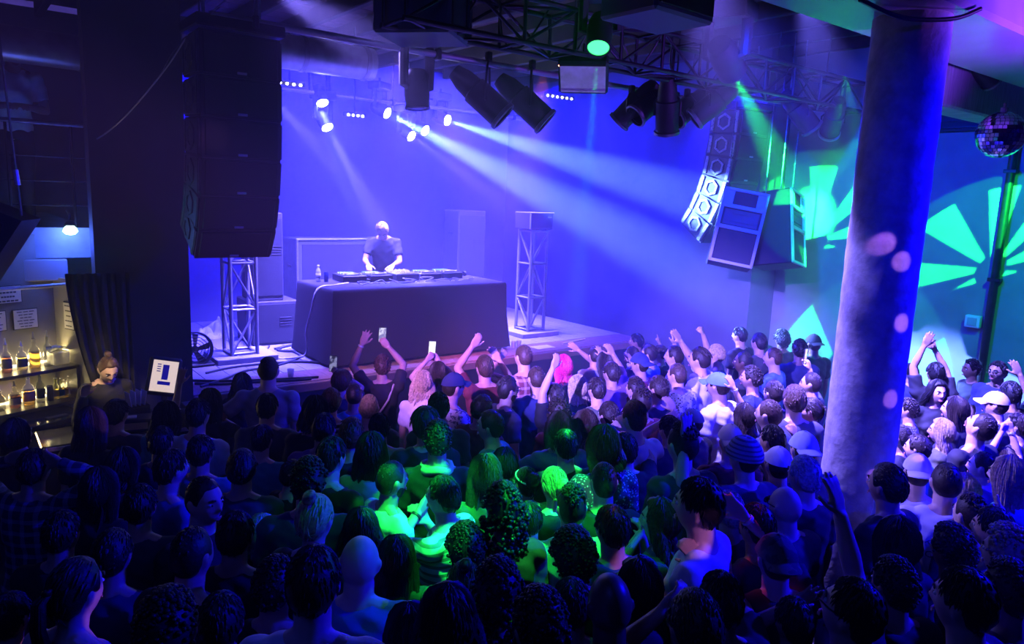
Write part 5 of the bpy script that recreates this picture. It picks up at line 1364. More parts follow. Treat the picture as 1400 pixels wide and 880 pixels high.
def phone(label, M, screen):
    o = thing('phone', label, 'phone', M.translation, group='raised phones'); o.matrix_world = M
    MB().box((0, 0, 0), (.075, .011, .152), b=.004).build('case', M_gear, o)
    MB().box((0, -.0068, 0), (.067, .002, .138)).build('screen', screen, o)
    MB().lathe([(.006, 0), (.006, .003), (0, .003)], 10, Matrix.Translation((.022, .006, .058)) @ Matrix.Rotation(-pi / 2, 4, 'X')).build('camera_lens', M_lens_dark, o)
    return o
def person(pos, rotz, s, spec, label, group):
    g = body_meshes(**spec['pose'])
    o = bpy.data.objects.new('person', g['body']); COL.objects.link(o)
    o.location = pos; o.rotation_euler = (0, 0, rotz); wd = spec.get('wide', 1.0); o.scale = (s * wd, s * wd, s)
    o.material_slots[0].link = 'OBJECT'; o.material_slots[0].material = SKIN[spec['skin']]
    tag(o, label, 'person', group)
    child('shirt', g['shirt'], CLOTH[spec['shirt']], o)
    child('trousers', TROUSERS, spec['jeans'], o); child('shoes', SHOES, spec['shoe'], o)
    H = g['J']['head']
    if spec['hair'] != 'bald':
        h = child('hat' if spec['hair'] in ('cap', 'capback', 'beanie') else 'hair', hair_mesh(spec['hair'], spec['seed']), None, o, H)
        add_hair_mat(h, CLOTH[spec['hat']] if spec.get('hat') else HC[spec['hc']])
        if spec['hair'] in ('cap', 'capback', 'beanie'):
            u = spec.get('under', 'fade'); h2 = child('hair', hair_mesh(u, 0), None, o, H); add_hair_mat(h2, HC[spec['hc']])
    if spec.get('face'):
        for sx in (-1, 1): child('eye', EYE, None, o, H @ Matrix.Translation((sx * .032, .0795, .010)))
        child('lips', LIPS, LIPM[spec['skin']], o, H)
        for sx in (-1, 1): child('eyebrow', BROW[sx], HC['d' if spec['hc'] in 'ypg' else spec['hc']], o, H)
    for x in spec.get('x', ()):
        if x == 'beard': child('beard', BEARD, HC[spec['hc']], o, H)
        elif x == 'glasses': child('glasses', GLASSES, None, o, H)
        elif x == 'shades': child('glasses', SHADES, None, o, H)
        elif x in ('bandR', 'bandL', 'watchR', 'watchL'):
            E, Wp = g['J']['wrist%+d' % (1 if x[-1] == 'R' else -1)]; d = nrm(Wp - E); p = Wp - d * .025
            child('watch' if 'watch' in x else 'bracelet', WRISTBAND, M_gear if 'watch' in x else mat('pale_band', (.6, .6, .62), .5), o, aim(p, d))
        elif x == 'strap':
            mb = MB(); mb.tube([(.12, -.06, 1.47), (.06, -.135, 1.32), (-.02, -.142, 1.2), (-.13, -.11, 1.02), (-.185, -.0, .96)], .011, 6)
            child('bag_strap', mb.mesh('bag_strap', 50), None, o).data.materials.append(mat('pale_strap', (.5, .45, .4), .7))
        elif x == 'scarf':
            mb = MB(); mb.tube([(.085 * cos(a), -.008 + .082 * sin(a), 1.475 + .012 * sin(3 * a)) for a in np.linspace(0, 2 * pi, 17)[:-1]], .028, 8, closed=True)
            child('scarf', mb.mesh('scarf', 60), None, o, g['J']['lean']).data.materials.append(CLOTH['e'])
        elif x == 'headband':
            mb = MB(); mb.tube([tuple(head_pts([sph(a, R(24) + R(10) * cos(a))])[0] * 1.14) for a in np.linspace(0, 2 * pi, 25)[:-1]], .007, 6, closed=True)
            child('headband', mb.mesh('headband', 60), None, o, H).data.materials.append(M_white)
        elif x == 'pack':
            mb = MB(); mb.box((0, -.21, 1.2), (.28, .14, .4), b=.05)
            for sx in (-1, 1): mb.tube([(sx * .1, -.16, 1.38), (sx * .11, -.02, 1.492), (sx * .12, .12, 1.36)], .016, 6)
            child('backpack', mb.mesh('backpack', 50), None, o, g['J']['lean']).data.materials.append(CLOTH['c'])
    return o, g
# ------------------------------------------------------------------ the audience: one row per person
# px, py: where the head stands in the picture; turn: 'a' towards the DJ or degrees from straight away (right positive)
A = 'a'
CROWD = [
 # --- at the stage front, left to right
 (329, 527, A, 'wavy', 'd', 'k', 'dd', 't', 'woman with long dark hair left of the man in grey at the stage', {}),
 (366, 509, A, 'fade', 'd', 'g', 'do', 'l', 'man in grey t-shirt at the stage stretching his left arm out', {'tl': (292, 566), 'wide': 1.08, 's': 1.06}),
 (466, 524, A, 'bowl', 'd', 'c', 'pd', 'l', 'dark haired person filming with a phone held right above the head', {'tr': (466, 512), 'phone': 'dark', 'fem': 1}),
 (484, 543, A, 'fade', 'k', 't', 'dd', 't', 'man with cropped black hair and teal shirt near the stage', {}),
 (523, 503, A, 'curly', 'n', 'k', 'pu', 't', 'curly haired person in black, bag strap across, both arms high with phone', {'tr': (531, 474), 'tl': (495, 470), 'hl': 'splay', 'phone': 'light', 'x': ['strap', 'bandL'], 's': 1.04}),
 (580, 528, A, 'wavy', 'y', 'w', 'dd', 'l', 'blond person in white shirt bending behind the navy capped man', {'lean': 14}),
 (600, 512, A, 'wavy', 'd', 'k', 'pp', 'l', 'dark haired woman holding a bright phone up with both hands', {'tr': (599, 492), 'tl': (584, 492), 'phone': 'white', 'phone2': 1}),
 (616, 531, 55, 'cap', 'd', 'B', 'dd', 'l', 'man in navy cap and pale speckled t-shirt looking right', {'hat': 'n', 's': 1.06, 'wide': 1.05}),
 (664, 505, A, 'messy', 'n', 'm', 'fa', 'l', 'person with one bare arm bent over the head, by the plaid shirt', {'tr': (682, 492)}),
 (718, 490, A, 'fade', 'n', 'P', 'du', 'l', 'man in red plaid shirt at the stage raising his joined hands', {'tl': (684, 488), 'hl': 'fist', 's': 1.05}),
 (691, 535, 60, 'quiff', 'd', 'c', 'dd', 'l', 'bearded man with glasses looking right beside the plaid shirt', {'x': ['glasses', 'beard'], 's': 1.02}),
 (735, 520, A, 'fade', 'n', 'n', 'dd', 'l', 'man with cropped fair hair and navy t-shirt behind the plaid shirt', {'s': 1.05, 'wide': 1.04}),
 (772, 502, A, 'long', 'p', 'v', 'dd', 'l', 'woman with long bright pink hair at the stage', {}),
 (792, 530, A, 'long', 'y', 'k', 'dd', 'l', 'woman with long straight blond hair below the pink haired woman', {}),
 (762, 545, A, 'short', 'd', 'k', 'du', 'l', 'person in black tee with one pale arm straight up beside pink hair', {'tl': (759, 490), 'hl': 'relax', 's': 1.0}),
 (814, 488, -30, 'fade', 'd', 'g', 'fd', 't', 'man in grey hoodie at the stage with forearm laid forwards', {'tr': (790, 478)}),
 (829, 497, A, 'wavy', 'd', 'k', 'ud', 'l', 'woman behind raised splayed hand at the right stage front', {'tr': (824, 487), 'hr': 'splay'}),
 (838, 512, A, 'messy', 'd', 'v', 'ud', 't', 'person with a bent arm and drooping hand right of the splayed hand', {'tr': (838, 484), 'hr': 'relax'}),
 (818, 535, A, 'short', 'd', 'o', 'dd', 'l', 'man with dark crop and olive tee right of the blond woman', {'s': 1.03}),
 (866, 487, A, 'bob', 'd', 'c', 'dd', 'l', 'small dark bob at the right end of the stage front', {}),
 (890, 486, A, 'quiff', 'd', 'b', 'dd', 'l', 'pale faced man with swept hair left of the rock sign hand', {}),
 (878, 500, A, 'capback', 'd', 'm', 'ud', 't', 'person in a dark backward cap with a hand held to the head', {'tr': (866, 497), 'hat': 'n'}),
 (905, 484, A, 'short', 'd', 'k', 'ud', 't', 'dark haired person raising a rock sign in the far crowd', {'tr': (902, 470), 'hr': 'point'}),
 (925, 489, A, 'side', 'd', 'c', 'ud', 'l', 'man with wet looking dark hair under a reaching purple hand', {'tr': (922, 470)}),
 (960, 494, A, 'quiff', 'd', 'w', 'ud', 'l', 'big headed man with dark quiff and scarf in white jacket', {'x': ['scarf'], 's': 1.08, 'wide': 1.08, 'tr': (930, 466)}),
 (982, 486, A, 'messy', 'y', 'g', 'ud', 'l', 'fair haired person with arm high holding a small light thing', {'tr': (961, 456), 'hr': 'fist'}),
 (873, 468, A, 'short', 'k', 'L', 'dd', 'b', 'person in patterned top leaning on the far end of the stage', {}),
 # --- far right before the wall
 (1014, 460, -60, 'short', 'k', 'k', 'dd', 't', 'hazy dark head farthest back left of the cyan light patch', {}),
 (1040, 470, -50, 'messy', 'k', 'c', 'dd', 't', 'hazy dark haired person in charcoal behind the shaved man', {}),
 (1070, 466, -30, 'afro', 'k', 'k', 'dd', 'k', 'tall dark head against the left part of the cyan light patch', {}),
 (1094, 480, -20, 'curly', 'k', 'n', 'dd', 'b', 'shadowy curly head in front of the cyan light patch', {}),
 (1114, 472, -40, 'capback', 'k', 'k', 'dd', 'b', 'dark person in a black backward cap inside the cyan light patch', {'hat': 'k'}),
 (1061, 491, -75, 'fade', 'n', 'b', 'dd', 'l', 'man with pale face in profile and blue tee, far crowd', {}),
 (1020, 497, A, 'fade', 'k', 'k', 'dd', 'k', 'tall shaved head in the hazy far crowd', {'s': 1.09}),
 (1031, 519, A, 'curly', 'd', 'n', 'dd', 't', 'curly cropped head with dark navy tee below the shaved head', {}),
 (986, 530, A, 'cap', 'd', 'w', 'dd', 'l', 'broad person in white shirt behind two raised thin arms', {'hat': 'b', 'wide': 1.1}),
 (1113, 527, -75, 'fade', 'd', 'c', 'vd', 'l', 'man in profile holding a glowing phone beside the column', {'tr': (1107, 505), 'phone': 'warm'}),
 (1060, 540, -45, 'quiff', 'd', 'k', 'dd', 'l', 'man with swept glossy hair facing left below the blue tee', {}),
 (1088, 550, -30, 'messy', 'n', 'c', 'dd', 't', 'brown haired head left of the woman with glasses', {}),
 (1113, 563, -80, 'ponytail', 'd', 'm', 'dd', 'l', 'woman with glasses in profile beside the column', {'x': ['glasses'], 'face': 1}),
 (1056, 570, A, 'fade', 'n', 'n', 'dd', 'l', 'man with shaved neck and dark navy tee seen from behind', {'s': 1.03, 'wide': 1.06}),
 (1020, 571, A, 'wavy', 'd', 'c', 'vd', 'l', 'dark haired woman with one thin arm up by the white shirt', {'tr': (1003, 530), 'x': ['bandR']}),
 # --- middle right
 (929, 515, A, 'fade', 'n', 'L', 'dd', 'l', 'man with cropped hair in leopard print shirt', {}),
 (903, 534, A, 'messy', 'd', 'k', 'dd', 't', 'man with wet spiky hair and a purple lit neck', {'s': 1.04}),
 (871, 534, A, 'curly', 'd', 'v', 'dd', 't', 'curly purple lit head below the backward cap', {'fem': 1}),
 (879, 552, A, 'curlytop', 'd', 'm', 'dd', 't', 'curly topped person just in front of the curly purple head', {}),
 (870, 575, A, 'quiff', 'n', 'w', 'dd', 'l', 'man clutching his own hair with a watch on the wrist', {'tr': (862, 590), 'x': ['watchR']}),
 (835, 570, A, 'messy', 'd', 'r', 'dd', 'l', 'tousled person in red top left of the man clutching his hair', {}),
 (803, 584, A, 'wavy', 'n', 'v', 'dd', 'l', 'wavy brown haired woman in violet beside the glossy bob', {}),
 (766, 566, A, 'curlylong', 'd', 'm', 'dd', 't', 'woman with loose dark curls below the raised pale arm', {}),
 (766, 588, -15, 'bob', 'd', 'v', 'md', 'l', 'woman with dark bob and thin hand at the cheek', {'tl': (738, 622), 'hl': 'relax'}),
 (775, 613, -20, 'short', 'k', 'k', 'dd', 'l', 'man with thick black hair and black tee, green lit neck', {'s': 1.04}),
 (828, 613, A, 'bob', 'r', 'D', 'dd', 'l', 'woman with glossy auburn bob and dotted dress', {}),
 (857, 618, A, 'short', 'd', 'k', 'ud', 'l', 'person in black sleeve, long bare arm across to the auburn bob', {'tr': (862, 588), 'hr': 'relax'}),
 (950, 580, A, 'cap', 'd', 'k', 'dd', 't', 'person in a dark peaked cap behind raised crossing hands', {'hat': 'n'}),
 (937, 612, A, 'curlytop', 'd', 'c', 'dd', 'l', 'person with piled dark curls above shaved sides, pale neck', {'fem': 1, 's': 1.02}),
 (918, 590, A, 'short', 'd', 'n', 'vv', 't', 'dark person whose two hands are raised above the piled curls', {'tr': (921, 560), 'tl': (908, 575), 'hr': 'relax', 's': .95}),
 (1000, 607, -20, 'capback', 'g', 'm', 'dd', 'l', 'person in pale grey backward cap left of the striped beanie', {'hat': 'e'}),
 (1022, 630, A, 'beanie', 'd', 'c', 'dv', 'l', 'person in a striped knit beanie with a hand raised', {'hat': 'H', 'tr': (1046, 635), 's': 1.0}),
 (1060, 605, A, 'short', 'k', 'k', 'ud', 't', 'dark haired person with slim arm and half closed hand up', {'tr': (1086, 596), 'hr': 'fist'}),
 (1066, 640, -25, 'cap', 'd', 'r', 'dd', 'l', 'person in a white cap between the slim arm and the bald man', {'hat': 'w'}),
 (1101, 619, -30, 'capback', 'd', 'c', 'dd', 'l', 'person in pale blue backward cap half hidden by the column', {'hat': 'l'}),
 (1104, 655, -50, 'messy', 'g', 'k', 'dd', 'l', 'grey haired head just left of the column', {}),
 # --- behind and right of the column
 (1247, 511, -40, 'short', 'k', 'n', 'dd', 't', 'dark head at the right edge of the column under green light', {}),
 (1280, 512, -20, 'short', 'k', 'k', 'uu', 't', 'dark person with both arms crossed high by the wall', {'tr': (1274, 468), 'tl': (1264, 472)}),
 (1331, 506, -120, 'curly', 'k', 'k', 'dd', 'b', 'curly haired person by the wall wearing a red badge', {'face': 1}),
 (1366, 509, -150, 'short', 'k', 'n', 'dd', 't', 'man with glasses standing against the wall pipe', {'x': ['glasses'], 'face': 1}),
 (1384, 540, -40, 'short', 'k', 'k', 'ud', 't', 'person at the right frame edge with arm reaching to the edge', {'tr': (1394, 512)}),
 (1279, 536, 150, 'wavy', 'k', 'k', 'dd', 'l', 'woman facing the camera with a pale neckline right of the column', {'face': 1}),
 (1245, 562, A, 'curly', 'd', 'D', 'dd', 'l', 'curly head in patterned shirt at the right edge of the column', {}),
 (1310, 562, -80, 'long', 'd', 'k', 'dd', 'l', 'woman in profile left with pale cheek, right of the curly head', {'face': 1}),
 (1335, 584, -60, 'fade', 'd', 'k', 'dd', 'l', 'man with head thrown back and a long pale neck', {'pitch': 30, 'face': 1}),
 (1366, 556, -80, 'cap', 'd', 'c', 'dd', 'l', 'man in cap with profile to the left at the right edge', {'hat': 'e', 'face': 1}),
 (1396, 585, -80, 'short', 'd', 'k', 'dd', 'l', 'pale face cut by the right frame edge below the cap', {'face': 1}),
 (1291, 592, A, 'wavy', 'y', 'o', 'dd', 'l', 'blond woman with green tinted hair right of the column', {}),
 (1259, 616, A, 'side', 'd', 't', 'dd', 'l', 'dark head with green streaked hair above the white backward cap', {}),
 (1234, 600, A, 'messy', 'd', 'k', 'dd', 't', 'spiky haired person touching the right side of the column', {}),
 (1376, 632, -40, 'long', 'd', 'k', 'uu', 'l', 'woman with two pale joined hands raised at the right edge', {'tr': (1382, 588), 'tl': (1370, 590), 'hr': 'fist', 'hl': 'fist', 'x': ['bandR']}),
 (1349, 641, -80, 'fade', 'd', 'c', 'dd', 'l', 'man in profile left with a white lit face at the right', {'face': 1, 's': 1.04}),
 (1255, 650, -15, 'capback', 'd', 'w', 'dd', 'l', 'man in a white backward cap and white t-shirt', {'hat': 'w', 's': 1.03}),
 (1295, 664, -15, 'fade', 'd', 'w', 'dd', 'l', 'man in a pale t-shirt with round lettering on the back', {'s': 1.06, 'wide': 1.08, 'print': 1}),
 (1322, 672, A, 'bob', 'y', 'g', 'dd', 'l', 'fair bob in front of the man in white lit profile', {}),
 (1384, 655, A, 'long', 'y', 't', 'dd', 'l', 'long fair haired woman at the right edge under the joined hands', {}),
 (1219, 668, A, 'messy', 'k', 'k', 'dd', 't', 'dark head between the column and the white backward cap', {}),
 (1330, 708, -50, 'curlytop', 'd', 'n', 'dd', 'l', 'dark curly head with a lit ear below the lettered t-shirt', {}),
 (1366, 728, A, 'short', 'k', 'c', 'Pd', 'l', 'person pointing a finger up at the right edge', {'tr': (1371, 712), 'hr': 'point'}),
 (1231, 747, A, 'long', 'k', 'k', 'dd', 't', 'woman with long dark hair below the white backward cap', {'s': 1.0}),
 (1306, 758, -60, 'afro', 'd', 'k', 'dd', 'b', 'dark round haired person with pink lit mouth at lower right', {'face': 1}),
 (1386, 765, A, 'curlylong', 'y', 'b', 'dd', 'l', 'fair curly haired woman at the right edge below the pointing hand', {}),
 (1386, 815, A, 'curly', 'n', 'v', 'dd', 'l', 'brown curly head low at the right edge', {}),
 (1228, 808, A, 'curly', 'k', 'k', 'dd', 't', 'dark curly head right of the bespectacled man at the bottom', {}),
 (1330, 832, -70, 'short', 'k', 'c', 'dd', 'l', 'man with violet lit profile at the bottom right', {'face': 1, 's': 1.02}),
 (1166, 842, -70, 'short', 'k', 'k', 'ud', 'l', 'man with sunglasses at the bottom, arm straight up before the column', {'x': ['shades'], 'tr': (1148, 700), 'hr': 'open', 'face': 1, 'pitch': 12}),
 # --- lower middle right
 (965, 697, -75, 'short', 'k', 'w', 'dd', 'l', 'man in white t-shirt with a clear profile to the left', {'face': 1, 's': 1.05}),
 (1079, 697, -50, 'bald', 'd', 'c', 'dd', 'l', 'bald man with sunglasses just left of the column', {'x': ['shades'], 's': 1.03}),
 (1064, 772, -25, 'capback', 'd', 'k', 'ud', 'l', 'man in camouflage cap, one arm up with bracelets', {'hat': 'C', 'tr': (1017, 706), 'hr': 'open', 'x': ['bandR'], 's': 1.05, 'wide': 1.05}),
 (1090, 858, A, 'short', 'k', 'k', 'du', 't', 'person whose splayed hand rises before the camouflage cap', {'tl': (1083, 826), 'hl': 'splay', 's': .93}),
 (1000, 703, A, 'messy', 'g', 'c', 'dd', 'l', 'grey tousled head right of the man with clear profile', {}),
 (1040, 725, A, 'short', 'k', 'n', 'dd', 't', 'dark haired person behind the raised arm with bracelets', {}),
 (955, 868, A, 'messy', 'd', 'k', 'du', 't', 'dark head at the bottom edge with a blue lit arm up', {'tl': (905, 836), 'hl': 'relax'}),
 (990, 830, A, 'short', 'k', 'k', 'ud', 't', 'shadowed person with slim raised arm right of the red lit cheek', {'tr': (962, 770), 'hr': 'relax'}),
 (878, 806, -60, 'long', 'k', 'k', 'dd', 'l', 'dark haired woman with a red lit cheek at the bottom', {'face': 1}),
 (908, 714, -80, 'wavy', 'n', 'o', 'cd', 'l', 'woman in profile left with long wavy hair and olive top', {'face': 1, 'tl': (876, 728), 'hl': 'fist'}),
 # --- green lit centre
 (598, 606, A, 'curly', 'k', 'k', 'dd', 't', 'man with dark curls and a green lit nape', {'x': ['scarf'], 's': 1.04}),
 (582, 584, A, 'bowl', 'd', 'k', 'dd', 't', 'bowl cut head left of the man with dark curls', {}),
 (600, 560, A, 'short', 'd', 'c', 'dd', 't', 'dark brown crop just behind the bowl cut', {}),
 (656, 561, 40, 'messy', 'd', 'm', 'dd', 't', 'dark tousled head with red lit face left of teal shirt', {}),
 (675, 585, -70, 'side', 'd', 't', 'dd', 'l', 'man in teal shirt with side parted hair and profile left', {'face': 1, 's': 1.04}),
 (691, 637, A, 'bob', 'k', 'k', 'dd', 't', 'dark bob with a white headband in front of the teal shirt', {'x': ['headband']}),
 (530, 660, 60, 'fade', 'd', 'w', 'dd', 't', 'bearded man in white v-neck looking right, green lit', {'x': ['beard'], 'face': 1, 's': 1.03}),
 (507, 620, A, 'long', 'd', 'g', 'dd', 'l', 'woman with green tinted straight hair left of the bearded man', {}),
 (612, 682, -60, 'short', 'k', 'W', 'md', 'l', 'man in striped white shirt with a hand at the mouth', {'tl': (572, 700), 'x': ['watchL'], 'face': 1, 's': 1.04}),
 (665, 652, A, 'long', 'n', 'o', 'dd', 'l', 'woman with long straight hair glowing green', {}),
 (722, 664, A, 'updo', 'd', 'k', 'dd', 'l', 'woman with a dark updo glowing green', {'x': ['headband']}),
 (760, 667, A, 'bun', 'y', 'k', 'dd', 'l', 'woman with a blond twisted bun glowing green', {}),
 (690, 702, A, 'curlylong', 'k', 'm', 'dd', 't', 'woman with a dark curly bob and plum shirt', {}),
 (638, 757, A, 'afro', 'k', 'c', 'dd', 'b', 'dark afro in front of the striped white shirt', {}),
 (724, 715, A, 'short', 'k', 'y', 'dd', 'l', 'dark head with green yellow top between plum and curls', {'s': .96}),
 (783, 700, A, 'curlytop', 'k', 'e', 'dd', 'l', 'man with cropped dark curls in a pale green lit tee', {'s': 1.04}),
 (827, 664, A, 'fade', 'd', 'k', 'dd', 'l', 'man with tight crop and a violet lit ear', {}),
 (841, 728, A, 'short', 'k', 'n', 'dd', 't', 'man in navy tee with a violet spot on the back', {'s': 1.04, 'wide': 1.05}),
 (786, 768, A, 'afro', 'k', 'k', 'dd', 'b', 'big dark round hair at lower centre left of the violet spot', {}),
 (837, 836, A, 'bald', 'k', 'k', 'dd', 'k', 'dark bald head with a thin rim of light at the bottom', {}),
 (783, 834, A, 'short', 'k', 'c', 'dd', 't', 'dark head left of the bald rim lit one', {}),
 (681, 818, A, 'curlylong', 'k', 'k', 'dd', 't', 'dark long curls below the afro, bottom centre', {}),
 (635, 806, A, 'topbun', 'd', 'k', 'dd', 't', 'dark head with hair tied on top below the afro', {}),
 (614, 856, A, 'wavy', 'k', 't', 'dd', 't', 'dark haired person with teal shoulders at the bottom centre', {}),
 (742, 868, A, 'curly', 'k', 'k', 'dd', 't', 'dark head cut by the bottom edge, centre', {}),
 # --- left middle
 (504, 561, A, 'fade', 'y', 'c', 'dd', 'l', 'small yellow lit cropped head below the curly haired person', {}),
 (519, 588, A, 'short', 'k', 'g', 'dd', 't', 'round black head with grey shirt near the centre left', {}),
 (480, 598, A, 'messy', 'r', 'k', 'dd', 'l', 'reddish lit tousled head left of the round black head', {}),
 (452, 552, A, 'messy', 'd', 'S', 'dd', 'l', 'person with a violet lit crop and striped top', {'fem': 1}),
 (430, 566, A, 'bob', 'k', 'k', 'dd', 't', 'large dark bob left of the striped top', {}),
 (441, 590, A, 'short', 'k', 'v', 'dd', 't', 'dark head with a violet gleam below the dark bob', {}),
 (364, 560, A, 'short', 'k', 'c', 'dd', 't', 'thick dark hair in front of the man in grey', {}),
 (356, 604, A, 'short', 'd', 't', 'dd', 'l', 'cropped head with teal lit shoulders left of the middle', {}),
 (268, 570, 30, 'short', 'k', 'l', 'dd', 't', 'dark head with pale blue shirt by the bar end', {}),
 (285, 552, A, 'long', 'k', 'k', 'dv', 't', 'dark long haired woman, hand up near the stretched arm', {'tr': (300, 570)}),
 (225, 572, A, 'wavy', 'k', 't', 'dd', 't', 'woman with big dark hair in front of the till', {}),
 (218, 608, A, 'short', 'k', 'n', 'dd', 't', 'dark round head below the woman with big hair', {}),
 (272, 622, A, 'short', 'k', 't', 'dd', 't', 'dark head with teal lit shoulder beside the profile man', {}),
 (228, 645, 60, 'short', 'd', 'b', 'dd', 'l', 'man looking right with a blue lit face, left crowd', {'face': 1}),
 (274, 685, 140, 'fade', 'd', 'k', 'dd', 'l', 'man with cropped hair facing the camera, blue lit face', {'face': 1, 's': 1.03}),
 (329, 645, A, 'messy', 'k', 'c', 'dd', 't', 'dark tousled head right of the face lit man', {}),
 (156, 568, 30, 'short', 'k', 'c', 'dd', 't', 'broad man in dark shirt with a violet lit ear at the bar', {'s': 1.05, 'wide': 1.08}),
 (121, 584, 40, 'long', 'd', 'k', 'dd', 'l', 'long haired woman left of the broad man at the bar', {}),
 (17, 598, 60, 'long', 'k', 'k', 'dd', 't', 'long haired woman at the left edge before the bar shelf', {'face': 1}),
 (42, 645, A, 'short', 'k', 'Q', 'hh', 't', 'person in blue plaid with both hands on the head', {'sleeve': 2, 's': 1.05}),
 (132, 672, A, 'long', 'd', 'k', 'dd', 't', 'straight haired woman below the broad man at the bar', {}),
 (189, 697, 20, 'short', 'k', 'c', 'dd', 't', 'dark cropped head right of the straight haired woman', {}),
 (256, 766, 40, 'fade', 'k', 'k', 'dd', 't', 'man with cropped sides, black tee and blue lit cheek', {'s': 1.05}),
 (95, 815, 50, 'ponytail', 'd', 'e', 'dd', 'l', 'woman with violet lit shoulder at the lower left', {'sleeve': 0}),
 (8, 850, A, 'short', 'k', 'k', 'dd', 't', 'dark head cut by the left edge at the bottom', {}),
 (225, 872, A, 'curly', 'd', 'k', 'dd', 't', 'curly dark head cut by the bottom edge at left', {}),
 (150, 765, A, 'messy', 'k', 'n', 'dd', 't', 'dark tousled head above the violet lit shoulder', {}),
 (449, 628, 40, 'short', 'k', 'k', 'dd', 'l', 'man in black with a green lit ear at centre left', {}),
 (421, 664, A, 'curly', 'k', 'n', 'dd', 't', 'dark curly head below the green lit ear', {}),
 (395, 652, 60, 'fade', 'd', 'k', 'dd', 'l', 'man looking right with a faint blue rim, centre left', {'face': 1}),
 (427, 716, 30, 'topbun', 'y', 'k', 'dd', 'l', 'blond person with hair tied up, blue lit', {'s': 1.03}),
 (356, 732, A, 'bob', 'g', 'c', 'dd', 'l', 'grey blue lit bob left of the tied up blond hair', {}),
 (319, 738, A, 'short', 'k', 'k', 'dd', 't', 'very dark head left of the grey bob', {}),
 (494, 728, A, 'wavy', 'k', 'k', 'dd', 't', 'dark wavy head below the bearded man', {}),
 (490, 776, A, 'bald', 'd', 'b', 'dd', 'l', 'bald man in blue tee at the lower left of centre', {'s': 1.06, 'wide': 1.12}),
 (542, 768, A, 'long', 'k', 'k', 'dd', 't', 'woman with dark straight hair right of the bald man', {}),
 (426, 808, A, 'short', 'd', 'w', 'dd', 'l', 'man with neat dark crop and white tee, bottom left', {'s': 1.05}),
 (373, 808, 20, 'curly', 'k', 'k', 'dd', 't', 'dark curls left of the neat crop at the bottom', {}),
 (165, 640, A, 'bob', 'k', 'k', 'dd', 't', 'dark bob between the broad man and the profile man', {}),
 (80, 735, A, 'short', 'k', 'k', 'dd', 't', 'dark head under the plaid sleeve at the left', {}),
 (300, 860, A, 'short', 'k', 'k', 'dd', 't', 'dark head at the bottom edge left of the white tee', {}),
 (560, 868, A, 'bob', 'k', 'k', 'dd', 't', 'dark bob cut by the bottom edge right of the white tee', {}),
]
FEMH = {'long', 'wavy', 'bob', 'bun', 'updo', 'ponytail', 'topbun', 'curlylong'}
def place_crowd():
    """choose each height so that heads sit where the picture has them and bodies keep clear of each other"""
    n = len(CROWD); base = []; opts = []
    for r in CROWD:
        o = r[9]; fem = o.get('fem', r[3] in FEMH); base.append(.94 * o.get('s', (.955 if fem else 1.0)))
    cand = [[b + d for d in (-.11, -.08, -.055, -.035, -.015, 0, .015, .035, .055, .08, .10)] for b in base]
    P = np.array([[tuple(at(r[0], r[1], 1.63 * s))[:2] for s in cs] for r, cs in zip(CROWD, cand)])
    ch = [5] * n
    for it in range(10):
        for i in range(n):
            best = None
            oth = np.array([P[j, ch[j]] for j in range(n) if j != i])
            for k in range(11):
                x, y = P[i, k]; d = np.hypot(oth[:, 0] - x, oth[:, 1] - y)
                c = (np.clip(.47 - d, 0, None) ** 2).sum() * 60 + ((cand[i][k] - base[i]) * 3) ** 2
                c += max(0, y - 7.12) * 8 + (max(0, x - 8.55) * 10 if y > 5.6 else 0) + max(0, .60 - math.hypot(x - 4.93, y - 2.34)) * 40 + max(0, x - 9.05) * 10
                if x < 2.0: c += max(0, y - 6.15) * 10
                if best is None or c < best[0]: best = (c, k)
            ch[i] = best[1]
    pos = [np.array(P[i, ch[i]]) for i in range(n)]
    return pos, [cand[i][ch[i]] for i in range(n)]
DJP = np.array([4.8, 9.0])
def screen_mat(name, c1, c2, e, sc):
    m = mat(name, (.05, .05, .05), .1, emit=(*c1, e)); n = m.node_tree; b = n.nodes['Principled BSDF']
    tc = n.nodes.new('ShaderNodeTexCoord'); nz = n.nodes.new('ShaderNodeTexNoise'); nz.inputs['Scale'].default_value = sc; n.links.new(tc.outputs['Object'], nz.inputs[0])
    rp = n.nodes.new('ShaderNodeMapRange'); rp.inputs[1].default_value = .42; rp.inputs[2].default_value = .55; n.links.new(nz.outputs[0], rp.inputs[0])
    mx = n.nodes.new('ShaderNodeMix'); mx.data_type = 'RGBA'; mx.inputs[6].default_value = (*c1, 1); mx.inputs[7].default_value = (*c2, 1)
    n.links.new(rp.outputs[0], mx.inputs[0]); n.links.new(mx.outputs[2], b.inputs['Emission Color']); return m
M_phone = {'light': screen_mat('phone_screen_light', (.85, .85, 1), (.25, .25, .5), .9, 22), 'white': screen_mat('phone_screen_white', (1, 1, .95), (.8, .85, .8), 1.3, 30), 'dark': screen_mat('phone_screen_dark', (.03, .03, .06), (.4, .4, .75), .6, 24), 'warm': screen_mat('phone_screen_warm', (1, .75, .65), (1, .4, .3), 1.0, 30)}
